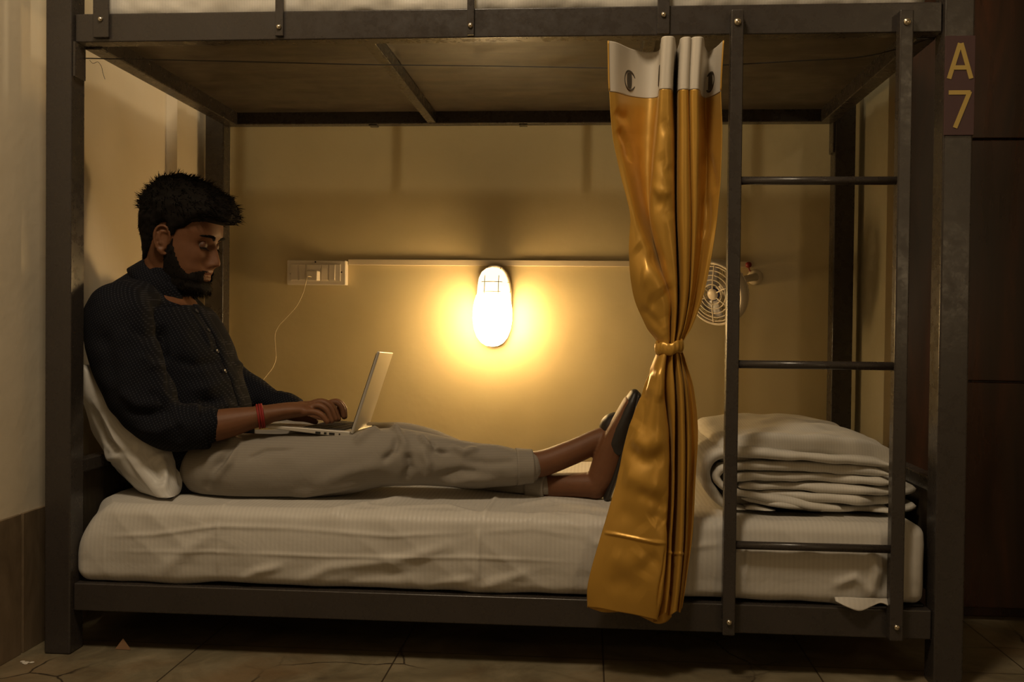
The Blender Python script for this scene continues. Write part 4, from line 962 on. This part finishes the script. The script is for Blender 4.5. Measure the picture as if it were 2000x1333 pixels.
# ears
for s in (-1, 1):
    def E(x, z, o): return hl(x+.008, s*(.070+o), z)
    hel = [E(.004, -.012, .004), E(.006, .006, .009), E(.000, .020, .013), E(-.012, .026, .016), E(-.024, .020, .019), E(-.029, .004, .020), E(-.026, -.014, .018), E(-.018, -.028, .013), E(-.008, -.038, .008), E(.000, -.036, .004)]
    V, F_ = loft([(p, .0036, .0036) for p in hel], 10, 4, upv=(0, 1, 0.01)); parts.append((V, F_))
    ant = [E(-.004, .012, .010), E(-.015, .012, .013), E(-.019, -.002, .014), E(-.013, -.016, .012)]
    parts.append(loft([(p, .0032, .0032) for p in ant], 8, 4, upv=(0, 1, .01)))
    bmv = MB(); 
    Vs = []; 
    cE = [(-.011, -.004)]
    ringo = [E(-.011+.0165*math.cos(k)-.002, -.005+.029*math.sin(k), .006+.0045*(1-math.cos(k))) for k in np.linspace(0, 2*math.pi, 16, endpoint=False)]
    ringi = [E(-.011+.0165*math.cos(k)-.002, -.005+.029*math.sin(k), -.004) for k in np.linspace(0, 2*math.pi, 16, endpoint=False)]
    Vs = [Vector(q) for q in ringo+ringi]; parts.append((Vs, [(i, (i+1) % 16, 16+(i+1) % 16, 16+i) for i in range(16)]+[tuple(range(15, -1, -1)), tuple(range(16, 32))]))
    lob = [E(-.010, -.030, .010), E(-.007, -.036, .008)]; parts.append(loft([(lob[0], .0055, .005), (lob[1], .0052, .0045)], 10, 4))
# neck
parts.append(loft([(hl(-.020, 0, -.02), .060, .056), (hl(-.026, 0, -.075), .058, .057), J(320, 535, .33, .056, .056), J(306, 580, .33, .058, .066), J(312, 640, .33, .10, .13)], 24))
# inner trunk, kept under the clothes
parts.append(loft([J(312, 610, .33, .085, .13), J(340, 690, .33, .10, .14), J(385, 820, .33, .09, .13), J(430, 905, .33, .08, .13)], 24))
# arms
arm_near = [J(240, 618, .135, .050), J(262, 720, .120, .046), J(305, 820, .110, .044), J(345, 842, .115, .042), J(400, 835, .128, .0375), J(450, 826, .142, .0335), J(495, 816, .158, .0255, .029), J(520, 811, .166, .0235, .031)]
parts.append(loft(arm_near, 20)); 
parts.append(loft([J(505, 814, .162, .0235, .029), J(530, 808, .172, .021, .034), J(565, 802, .190, .019, .040), J(592, 800, .203, .0165, .040), J(606, 800, .207, .0125, .037)], 22))
def finger(pts, r0, r1): parts.append(loft([J(x, y, Y, r0+(r1-r0)*i/(len(pts)-1)) for i, (x, y, Y) in enumerate(pts)], 12, 5))
for pts, r0, r1 in (([(592, 806, .172), (612, 805, .170), (628, 811, .168), (639, 824, .168)], .0088, .0066),
                    ([(598, 799, .192), (620, 793, .190), (637, 801, .189), (648, 822, .189)], .0092, .0068),
                    ([(602, 794, .213), (626, 786, .212), (645, 795, .212), (656, 819, .212)], .0094, .0069),
                    ([(602, 792, .234), (628, 785, .236), (649, 795, .238), (661, 819, .238)], .0092, .0068),
                    ([(548, 808, .222), (572, 815, .246), (596, 818, .256), (616, 824, .258)], .0115, .0075)):
    finger(pts, r0, r1)
arm_far = [J(350, 625, .52, .050), J(385, 700, .54, .045), J(430, 770, .53, .042), J(480, 795, .50, .037), J(530, 803, .46, .029), J(565, 802, .44, .025, .030)]
parts.append(loft(arm_far, 20))
parts.append(loft([J(555, 803, .445, .024, .029), J(590, 800, .430, .021, .034), J(620, 797, .415, .018, .040), J(643, 797, .408, .013, .038)], 22))
for pts, r0, r1 in (([(634, 792, .376), (655, 786, .374), (668, 796, .373), (672, 815, .373)], .0090, .0068),
                    ([(638, 790, .396), (658, 785, .396), (671, 795, .396), (674, 814, .396)], .0092, .0068),
                    ([(638, 792, .417), (657, 786, .418), (669, 795, .418), (673, 813, .418)], .0090, .0067),
                    ([(634, 796, .437), (652, 790, .440), (663, 798, .441), (668, 812, .441)], .0084, .0064),
                    ([(590, 806, .400), (610, 812, .376), (628, 815, .366), (644, 820, .362)], .0115, .0075)):
    finger(pts, r0, r1)
# legs under the trousers, bare ankles and feet
leg_near = [J(440, 905, .235, .072), J(620, 905, .205, .066), J(790, 893, .202, .050), J(930, 908, .222, .040), J(1040, 909, .240, .032), J(1110, 887, .255, .0295), J(1165, 863, .270, .029), J(1192, 858, .278, .034)]
parts.append(loft(leg_near, 22))
parts.append(loft([J(1192, 866, .278, .030, .031), J(1222, 850, .285, .034, .036), J(1262, 826, .29, .026, .042), J(1300, 808, .295, .016, .044), J(1320, 800, .298, .011, .036)], 20))
leg_far = [J(440, 905, .43, .072), J(620, 895, .44, .066), J(800, 876, .43, .050), J(870, 898, .40, .042), J(950, 925, .345, .036), J(1050, 946, .289, .031), J(1120, 948, .262, .0290), J(1160, 948, .255, .0315)]
parts.append(loft(leg_far, 22))
parts.append(loft([J(1164, 952, .252, .029, .029), J(1180, 925, .25, .036, .032), J(1195, 880, .25, .034, .038), J(1213, 825, .25, .022, .043), J(1228, 785, .25, .014, .040)], 20, upv=(0, 1, 0)))
body = remesh(parts, .0028, 2)
Pb = get_co(body); Nb = get_no(body)
# skin tint: lips, palms-side, nails stay one mesh
col = np.tile(np.array((.155, .066, .030)), (len(Pb), 1))
inv = Pb-HO; Xw = inv[:, 0]*math.cos(HY)+inv[:, 1]*math.sin(HY); Yl = -inv[:, 0]*math.sin(HY)+inv[:, 1]*math.cos(HY)
xl = (Xw*math.cos(HP)-inv[:, 2]*math.sin(HP))/HS; zl = (Xw*math.sin(HP)+inv[:, 2]*math.cos(HP))/HS; yl_ = Yl/HS
ishead = (np.abs(yl_) < .1) & (xl > -.12) & (zl > -.14)
lip = ishead*(xl > .085)*np.exp(-((zl+.067)/.0085)**4)*np.exp(-(yl_/.022)**4)
col = col*(1-lip[:, None])+np.array((.17, .058, .038))*lip[:, None]
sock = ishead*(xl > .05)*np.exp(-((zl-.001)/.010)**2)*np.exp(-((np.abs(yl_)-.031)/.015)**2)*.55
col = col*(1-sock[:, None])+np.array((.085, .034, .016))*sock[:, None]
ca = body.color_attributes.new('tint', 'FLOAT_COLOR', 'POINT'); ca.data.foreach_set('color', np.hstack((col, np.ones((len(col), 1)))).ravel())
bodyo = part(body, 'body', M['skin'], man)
# ---- eyes, lids, brows
eyem = mat('eye_white', (.11, .085, .07), .25); iris = mat('dark_iris', (.015, .008, .005), .1)
for s in (-1, 1):
    c = Vector(hl(.0770, s*.0315, -.002)); 
    look = (Vector(hl(.2, s*.0315+(-.006), -.060))-c).normalized(); q = look.to_track_quat('Z', 'Y').to_matrix().to_4x4(); Me = Matrix.Translation(c) @ q; re_ = .0108*HS
    pf = [(re_*math.sin(a_), -re_*math.cos(a_)) for a_ in np.linspace(.02, math.pi-.02, 18)]
    e = MB().lathe(pf, Me, 22).build('eyeball', eyem, man, smooth=True)
    pf = [(re_*1.012*math.sin(a_), re_*1.012*math.cos(a_)) for a_ in np.linspace(.5, .01, 6)]
    MB().lathe(pf, Me, 18).build('iris', iris, e, smooth=True)
    V = []; n1_, n2_ = 12, 16
    for i in range(n1_):
        for j in range(n2_):
            el = R(-24+ i/(n1_-1)*90); az = R(-88+176*j/(n2_-1)); r_ = .0120
            V.append(hl(.0772+r_*math.cos(el)*math.cos(az), s*.0315+r_*math.cos(el)*math.sin(az)*1.05, -.001+r_*math.sin(el)-.0012*abs(az)))
    lidm = mesh('eyelid', V, grid_faces(n1_, n2_), None, e, True); lidm.data.materials.append(M['skin'])
    ca = lidm.data.color_attributes.new('tint', 'FLOAT_COLOR', 'POINT'); ca.data.foreach_set('color', np.tile((.09, .038, .019, 1), len(V)).ravel())
    lash = MB().tube([V[j] for j in range(n2_)], .0009, 6); 
    for j in range(n2_-1):
        p = Vector(V[j]); lash.tube([p, p+Vector(hl(.107, s*.0315+(j/15-.5)*.034, -.012))-Vector(hl(.098, s*.0315+(j/15-.5)*.024, -.006))], [.0006, .0001], 4)
    lash.build('eyelashes', M['hair'], e)
headtree = BVHTree.FromPolygons(headV, [f for f in headF if len(f) == 4])
def surf(x, y, z):
    """nearest point on the head skin to a head-local point, with its outward normal"""
    p, n_, i_, d_ = headtree.find_nearest(Vector(hl(x, y, z))); c = Vector(hl(0, 0, .0))
    if n_.dot(p-c) < 0: n_ = -n_
    return p, n_
def strands(items, name, parent, base=None):
    mb = base or MB()
    for p, d, ln, r_ in items:
        d = d.normalized(); sd = d.orthogonal().normalized(); b = d.cross(sd)
        mid = p+d*ln*.5+Vector((0, 0, -ln*.03)); tip = p+d*ln+Vector((0, 0, -ln*.12)); V = []
        for c, rr in ((p-d*.002, r_), (mid, r_*.75)):
            for k in range(3): a_ = k*2.094; V.append(c+(sd*math.cos(a_)+b*math.sin(a_))*rr)
        V.append(tip); mb.add(V, [(0, 1, 4, 3), (1, 2, 5, 4), (2, 0, 3, 5), (3, 4, 6), (4, 5, 6), (5, 3, 6)])
    return mb.build(name, M['hair'], parent, smooth=True)
for s in (-1, 1):
    it = []
    for k in range(420):
        t_ = random.random(); y = s*(.013+.043*t_); z = .0165+.009*math.sin(min(1, t_*1.3)*2.2)-.003*t_+random.uniform(-.0032, .0032)*(1-.5*t_)
        p, n_ = surf(.11-.012*t_, y, z); it.append((p, n_*.35+Vector((hl(0, s*1., .15*(1-t_)))-hl(0, 0, 0))/HS*.9, .0085, .0008))
    strands(it, 'eyebrow_strands', man)
bv = HD.reshape(-1, 3); ay = np.abs(bv[:, 1]); tq = np.clip((ay-.010)/.043, 0, 1)
zc_ = .0150+.0075*np.sin(np.minimum(1, tq*1.25)*2.3); hwid = .0052*(1-.55*tq)*np.clip((ay-.008)/.004, 0, 1)*np.clip((.056-ay)/.008, 0, 1)
bd = (hwid-np.abs(bv[:, 2]-zc_))*(bv[:, 0] > .02); bp2 = bv+np.array((1, 0, 0))*np.clip(bd/.003, 0, 1)[:, None]*.0022+bv*np.array((0, 1, 0))*np.clip(bd/.003, 0, 1)[:, None]*.03
for sgn_ in (-1, 1):
    fc = [f for f in grid_faces(hz, hn, wrapb=True) if max(bd[i] for i in f) > 0 and bv[f[0], 1]*sgn_ > 0]
    us = sorted({i for f in fc for i in f}); mq = {i: k for k, i in enumerate(us)}
    mesh('eyebrow', [hl(*(bp2[i] if bd[i] > 0 else bv[i]-np.array((.0015, 0, 0)))) for i in us], [tuple(mq[i] for i in f) for f in fc], M['hair'], man, True)
# ---- hair: cap grown from the skull
V = []; 
def hair_mask(x, y, z):
    fr_ = .052+.0*y                      # hairline height at the front
    ax = x
    line = np.interp(ax, [-.11, -.085, -.06, -.040, -.022, -.004, .012, .026, .042, .060, .080, .12], [-.080, -.082, -.070, -.026, .030, .036, -.010, .024, .030, .050, .057, .056])
    return z-line
rs = np.random.RandomState(5)
capV = HD.reshape(-1, 3); ms = hair_mask(capV[:, 0], capV[:, 1], capV[:, 2])
nl = capV-np.array((-.005, 0, .02)); nl /= np.linalg.norm(nl, axis=1)[:, None]
th_h = np.clip(ms/.018, 0, 1)**.6*(.006+.014*np.clip((capV[:, 2]+.02)/.09, 0, 1))
th_h += .008*np.clip((capV[:, 2]-.06)/.05, 0, 1)
quiff = np.clip((capV[:, 0]-.02)/.06, 0, 1)*np.clip((capV[:, 2]-.046)/.02, 0, 1)
hp = capV+nl*(th_h*(1+.22*vnoise(capV, 60, 71)+.18*vnoise(capV, 130, 72)))[:, None]
hp[:, 0] += quiff*.026; hp[:, 2] += quiff*.004-np.clip((hp[:, 0]-.105)/.02, 0, 1)*.006
hp[ms <= 0] = capV[ms <= 0]-nl[ms <= 0]*.006
HWp = [hl(*p) for p in hp]; fc = [f for f in grid_faces(hz, hn, wrapb=True) if max(ms[i] for i in f) > -.002]
used_ = sorted({i for f in fc for i in f}); mp_ = {i: k for k, i in enumerate(used_)}
hair = mesh('hair', [HWp[i] for i in used_], [tuple(mp_[i] for i in f) for f in fc], M['hair'], man, True)
top = MB(); 
Vt = [Vector(HWp[(hz-1)*hn+j]) for j in range(hn)]; cT = sum(Vt, Vector())/hn; n0 = len(hair.data.vertices)
it = []
for k in range(5200):
    i = rs.randint(0, len(capV)); 
    if ms[i] < .002: continue
    p = Vector(HWp[i]); x, y, z = capV[i]
    n_ = Vector(hl(*(capV[i]+nl[i]))-hl(*capV[i])).normalized()
    dirl = np.array((.9*np.clip((x+.03)/.08, -.6, 1)+.2, .2*rs.randn(), .25*rs.randn())) if z > .04 else np.array((-.15, 0, -1.))
    dw = Vector(hl(*dirl)-hl(0, 0, 0)).normalized()
    up_amt = .55+.6*rs.rand() if z > .05 else .14+.18*rs.rand()
    d = n_*up_amt+dw*.8+Vector(rs.randn(3)*.28)
    ln = (.014+.012*rs.rand()) if z > .05 else .009
    it.append((p-n_*.004, d, ln, .0011 if z > .05 else .0007))
hs_ = strands(it, 'hair_strands', hair)
crown = MB().lathe([(.040, -.02), (.036, -.003), (.024, .004), (.010, .007), (.001, .008)], Matrix.Translation(Vector(hl(-.008, 0, .143))) @ Matrix.Rotation(HP, 4, 'Y'), 24).build('crown_hair', M['hair'], hair, smooth=True)
# ---- beard and moustache
bl_line = lambda x, y, z: np.minimum(np.interp(x, [-.02, .0, .014, .026, .045, .062, .08, .10], [-.02, .03, .02, -.022, -.054, -.068, -.060, -.052])-z, (x-.000)/.6)
bx_ = HD.reshape(-1, 3); mb_ = bl_line(bx_[:, 0], bx_[:, 1], bx_[:, 2])
mouth = np.exp(-((bx_[:, 2]+.0675)/.0098)**4)*np.exp(-(bx_[:, 1]/.0225)**4)
soul = (np.abs(bx_[:, 1]) > .008)*np.exp(-((bx_[:, 2]+.086)/.006)**4)*np.exp(-(bx_[:, 1]/.022)**4)
mb_ = np.where((mouth > .4) & (bx_[:, 0] > .05), -.01, mb_); 
nose_z = (bx_[:, 0] > .093) & (bx_[:, 2] > -.0555); mb_ = np.where(nose_z, -.01, mb_)
chin = np.clip((-.085-bx_[:, 2])/.03, 0, 1); nb = bx_-np.array((0, 0, -.03)); nb /= np.linalg.norm(nb, axis=1)[:, None]
tb_ = np.clip(mb_/.008, 0, 1)*(.0045+.010*chin)*(1+.25*vnoise(bx_, 110, 73))
bp = bx_+nb*tb_[:, None]; bp[mb_ <= 0] = bx_[mb_ <= 0]-nb[mb_ <= 0]*.004
fc = [f for f in grid_faces(hz, hn, wrapb=True) if min(mb_[i] for i in f) > -.001 and max(mb_[i] for i in f) > 0]
used_ = sorted({i for f in fc for i in f}); mp_ = {i: k for k, i in enumerate(used_)}
beard = mesh('beard', [hl(*bp[i]) for i in used_], [tuple(mp_[i] for i in f) for f in fc], M['hair'], man, True)
it = []
for k in range(5200):
    i = rs.randint(0, len(bx_))
    if mb_[i] < .0005: continue
    n_ = Vector(hl(*(bx_[i]+nb[i]))-hl(*bx_[i])).normalized(); it.append((Vector(hl(*bp[i]))-n_*.002, n_*.5+Vector((.12, 0, -1))*.7+Vector(rs.randn(3)*.25), .006+.006*rs.rand()*chin[i]+.002, .0006))
strands(it, 'beard_strands', beard)

# ---- shirt
sp = [loft([J(332, 548, .33, .060, .068), J(314, 572, .33, .092, .128), J(304, 612, .33, .112, .190), J(330, 680, .33, .136, .185), J(358, 750, .33, .138, .175), J(388, 825, .33, .130, .175), J(405, 890, .33, .110, .178), J(414, 945, .33, .085, .170)], 36),
      loft([J(262, 592, .20, .060), J(232, 618, .135, .078, .070), J(244, 690, .115, .078, .070), J(272, 765, .105, .074, .066), J(305, 818, .105, .064, .060), J(345, 834, .112, .054, .055), J(388, 834, .123, .047, .050)], 28),
      loft([J(330, 600, .47, .065), J(365, 640, .52, .070), J(410, 715, .53, .064), J(455, 745, .515, .052), J(500, 770, .49, .044), J(545, 793, .462, .036)], 26)]
sh = remesh(sp, .0045, 6); P = get_co(sh); N = get_no(sh)
P = P+N*(.005*vnoise(P*np.array((1, 1, .8)), 11, 81)+.003*vnoise(P*np.array((1, 1, 1.3)), 24, 82))[:, None]
def SN(*pts, Y=.03): return [a3(at(x, y, Y)) for x, y in pts]
def near_on(P_, pts, Yg=-.2):
    """drop the drawn folds onto the near side of a surface: depth = nearest surface point along the view ray"""
    return pts
shtree = None
def proj_on(me):
    t_ = BVHTree.FromPolygons([Vector(c) for c in get_co(me)], [tuple(p.vertices) for p in me.polygons])
    def f(*pts):
        out = []
        for x, y in pts:
            d = ray(x, y).normalized(); h = t_.ray_cast(CAM, d)
            out.append(a3(h[0]) if h[0] is not None else a3(at(x, y, .3)))
        # densify
        return out
    return f
SP = proj_on(sh)
P = creases(P, N, [
 (SP((318, 630), (322, 690), (328, 770)), .010, -.016), (SP((330, 700), (380, 715), (440, 705)), .012, -.008), (SP((335, 755), (400, 760), (470, 735)), .014, .009),
 (SP((335, 775), (410, 785), (500, 775)), .010, -.009), (SP((345, 800), (420, 800), (460, 790)), .012, .008), (SP((450, 700), (470, 706), (478, 720)), .010, .012),
 (SP((230, 760), (270, 790), (320, 790)), .012, .009), (SP((240, 800), (290, 812), (340, 800)), .010, -.009), (SP((262, 835), (310, 842), (360, 820)), .012, .009),
 (SP((290, 760), (320, 790), (350, 850)), .010, -.008), (SP((330, 815), (350, 840), (352, 868)), .008, -.007), (SP((200, 650), (215, 700), (222, 760)), .016, -.008),
 (SP((250, 640), (285, 660), (312, 650)), .014, -.006), (SP((268, 690), (295, 715), (318, 715)), .010, .006), (SP((360, 600), (395, 640), (420, 700)), .008, .004)])
P[:, 0] = np.maximum(P[:, 0], -.050); P[:, 2] = np.maximum(P[:, 2], .331)
hit = (P[:, 0] < .062) & (P[:, 1] < .0625); P[:, 1] = np.where(hit, .0625, P[:, 1])
set_co(sh, P); shirt = part(sh, 'shirt', M['shirt'], man)
shirt.data.update(); SP = proj_on(shirt.data)
# rolled cuffs
def cuff(path, name):
    V, F_ = loft(path, 30, 5, flat=False); V = np.array([tuple(v) for v in V]); 
    o = mesh(name, V, F_, M['shirt'], shirt, True); N_ = get_no(o.data); c_ = get_co(o.data); set_co(o.data, c_+N_*(.0025*vnoise(c_, 40, 90))[:, None]); return o
cuff([J(376, 838, .120, .049, .052), J(388, 835, .124, .053, .055), J(399, 832, .127, .052, .053), J(403, 831, .128, .044, .045)], 'rolled_cuff')
cuff([J(540, 790, .466, .036, .038), J(556, 796, .452, .038, .040), J(570, 799, .446, .036, .038)], 'rolled_cuff')
# collar: a folded band round the neck, open at the throat
cb = a3(at(284, 522, .33)); cf = a3(at(358, 578, .33)); cc = (cb+cf)/2; cx_v = (cf-cb)/2; cy_v = np.array((0, .078, 0.)); cn = np.cross(cx_v, cy_v); cn /= np.linalg.norm(cn); cn *= np.sign(cn[2])
V = []; n_ = 64; prof = [(-.006, -.012), (-.003, .004), (0, .014), (.003, .020), (.008, .020), (.013, .010), (.019, -.004), (.026, -.020)]
for i in range(n_):
    a_ = R(20)+(2*math.pi-R(40))*i/(n_-1)
    rad = cx_v*math.cos(a_)+cy_v*math.sin(a_); ru = rad/np.linalg.norm(rad); fr_ = max(0, math.cos(a_))
    for r_, h_ in prof:
        dr = 1.0+.35*fr_**2 if h_ < .02 and r_ > 0 else 1
        q_ = np.clip((r_-.008)/.018, 0, 1)*np.clip(math.cos(a_)+.25, 0, 1)
        V.append(cc+rad+ru*(r_*dr+.016*q_)+cn*(h_*(1 if h_ > 0 else dr)-.030*q_))
o = mesh('collar', V, grid_faces(n_, len(prof)), M['shirt'], shirt, True); sd = o.modifiers.new('s', 'SOLIDIFY'); sd.thickness = .003
# placket and buttons down the front, chest pocket
def ribbon_on(pts, wdt, name, th=.0025, off=.001, Yd=None, par=None):
    tr = BVHTree.FromPolygons([Vector(c) for c in get_co(shirt.data)], [tuple(p.vertices) for p in shirt.data.polygons])
    C_ = catmull(pts, 40); V = []
    for i, c_ in enumerate(C_):
        t_ = Vector(C_[min(i+1, 39)]-C_[max(i-1, 0)]).normalized(); p, n_, _, _ = tr.find_nearest(Vector(c_)); sd = t_.cross(n_).normalized()
        for k in range(7):
            q, nq, _, _ = tr.find_nearest(p+sd*wdt*(k/6-.5)); V.append(q+nq*(off+th*(1-abs(k/3-1)**6)))
    return mesh(name, V, grid_faces(40, 7), M['shirt'], par or shirt, True)
front = [a3(at(x, y, .30)) for x, y in ((372, 582), (402, 612), (428, 652), (440, 700), (455, 745), (480, 790))]
pk = ribbon_on(front, .032, 'placket')
tr = BVHTree.FromPolygons([Vector(c) for c in get_co(shirt.data)], [tuple(p.vertices) for p in shirt.data.polygons])
for x, y in ((395, 600), (420, 636), (437, 680), (447, 722)):
    p, n_, _, _ = tr.find_nearest(Vector(a3(at(x, y, .27)))); Mq = Matrix.Translation(p+n_*.0030) @ n_.to_track_quat('Z', 'Y').to_matrix().to_4x4()
    MB().lathe([(.0048, 0), (.0052, .0012), (.0040, .0018), (.0030, .0012), (.0005, .0012)], Mq, 14).build('button', mat('dark_button', (.03, .03, .035), .3) if x == 395 else bpy.data.materials['dark_button'], shirt, smooth=True)

# ---- trousers
tp_ = [loft([J(405, 880, .33, .100, .170), J(430, 905, .33, .095, .178), J(470, 915, .33, .085, .172)], 30),
       loft([J(425, 912, .215, .080, .094), J(480, 917, .205, .080, .096), J(560, 914, .200, .079, .092), J(650, 908, .198, .074, .086), J(730, 898, .200, .067, .078), J(790, 893, .202, .066, .072), J(850, 900, .208, .060, .066), J(930, 910, .222, .053, .060), J(1000, 912, .232, .043, .052), J(1033, 911, .238, .037, .048)], 32),
       loft([J(435, 905, .44, .078, .092), J(560, 895, .445, .078, .090), J(680, 880, .44, .070, .080), J(780, 872, .43, .064, .070), J(850, 890, .405, .060, .062), J(950, 925, .345, .050, .052), J(1040, 945, .292, .038, .044), J(1062, 948, .280, .034, .041)], 30)]
tr_me = remesh(tp_, .0045, 5); P = get_co(tr_me); N = get_no(tr_me)
P = P+N*(.0045*vnoise(P, 10, 91)+.0025*vnoise(P*np.array((.8, 1, 1.5)), 24, 92))[:, None]
TP = proj_on(tr_me)
P = creases(P, N*1.55, [
 (TP((400, 960), (430, 900), (475, 862)), .010, -.012), (TP((440, 850), (455, 862), (478, 868)), .008, .010), (TP((470, 870), (450, 905), (415, 945)), .008, .008),
 (TP((480, 900), (520, 880), (580, 878)), .006, -.005), (TP((600, 950), (680, 925), (760, 905)), .016, .005), (TP((690, 870), (720, 850), (745, 842)), .010, .010),
 (TP((757, 838), (775, 842), (797, 880)), .007, .011), (TP((795, 880), (800, 915), (785, 945)), .010, -.010), (TP((778, 850), (770, 880), (745, 905)), .008, -.009),
 (TP((815, 848), (835, 870), (862, 885)), .008, .010), (TP((820, 870), (835, 905), (832, 940)), .010, .007), (TP((840, 860), (850, 880), (880, 885)), .006, -.009),
 (TP((875, 872), (905, 885), (935, 878)), .008, .007), (TP((900, 900), (960, 905), (1020, 900)), .010, -.004), (TP((860, 945), (920, 935), (980, 940)), .012, .006),
 (TP((850, 930), (900, 920), (940, 925)), .010, -.005), (TP((560, 970), (640, 955), (720, 945)), .016, .006)])
P[:, 2] = np.maximum(P[:, 2], .331); set_co(tr_me, P); trs = part(tr_me, 'trousers', M['trouser'], man)
def hem(path):
    V, F_ = loft(path, 28, 4, flat=True); F_ = [f for f in F_ if len(f) == 4]; o = mesh('trouser_hem', V, F_, M['trouser'], trs, True); o.modifiers.new('s', 'SOLIDIFY').thickness = .003
hem([J(1008, 912, .234, .0405, .0495), J(1026, 911.5, .2372, .0378, .0470), J(1040, 911, .240, .0365, .046)])
hem([J(1040, 945.5, .292, .0375, .043), J(1056, 947.5, .283, .0350, .041), J(1072, 949, .276, .0340, .040)])
# ---- slippers: sole and upper, on both feet
for so, upp in (([J(1185, 972, .25, .009, .038), J(1202, 925, .25, .0095, .035), J(1219, 870, .25, .010, .040), J(1236, 815, .25, .010, .046), J(1246, 772, .25, .008, .040)],
                 [J(1207, 868, .25, .036, .044), J(1218, 830, .25, .030, .047), J(1232, 790, .25, .020, .045), J(1239, 770, .25, .012, .036)]),
                ([J(1205, 893, .278, .009, .036), J(1232, 880, .285, .0095, .038), J(1270, 858, .29, .010, .046), J(1310, 836, .296, .010, .048), J(1335, 818, .299, .008, .038)],
                 [J(1203, 838, .283, .040, .042), J(1225, 845, .287, .045, .045), J(1262, 828, .292, .036, .048), J(1300, 812, .296, .026, .049), J(1326, 806, .299, .016, .040)])):
    s_ = empty('slipper', None, None); 
    me = remesh([loft(upp, 24)], .004, 2); me2 = remesh([loft(so, 24)], .004, 2)
    o = part(me, 'slipper_upper', M['shoe'], man); part(me2, 'slipper_sole', M['shoe'], o); bpy.data.objects.remove(s_)
# ---- red thread round the wrist
for dx in (0, 5, 9):
    V, F_ = loft([J(503+dx, 814.5-dx*.2, .161+dx*.0003, .0268, .0318), J(505.5+dx, 814.1-dx*.2, .162+dx*.0003, .0268, .0318)], 26, 2, flat=True)
    F_ = [f for f in F_ if len(f) == 4]; pts = [Vector(v) for v in V[26:52]]
    MB().tube(pts, .0026, 6, closed=True).build('wrist_thread', M['thread'], man, smooth=True)
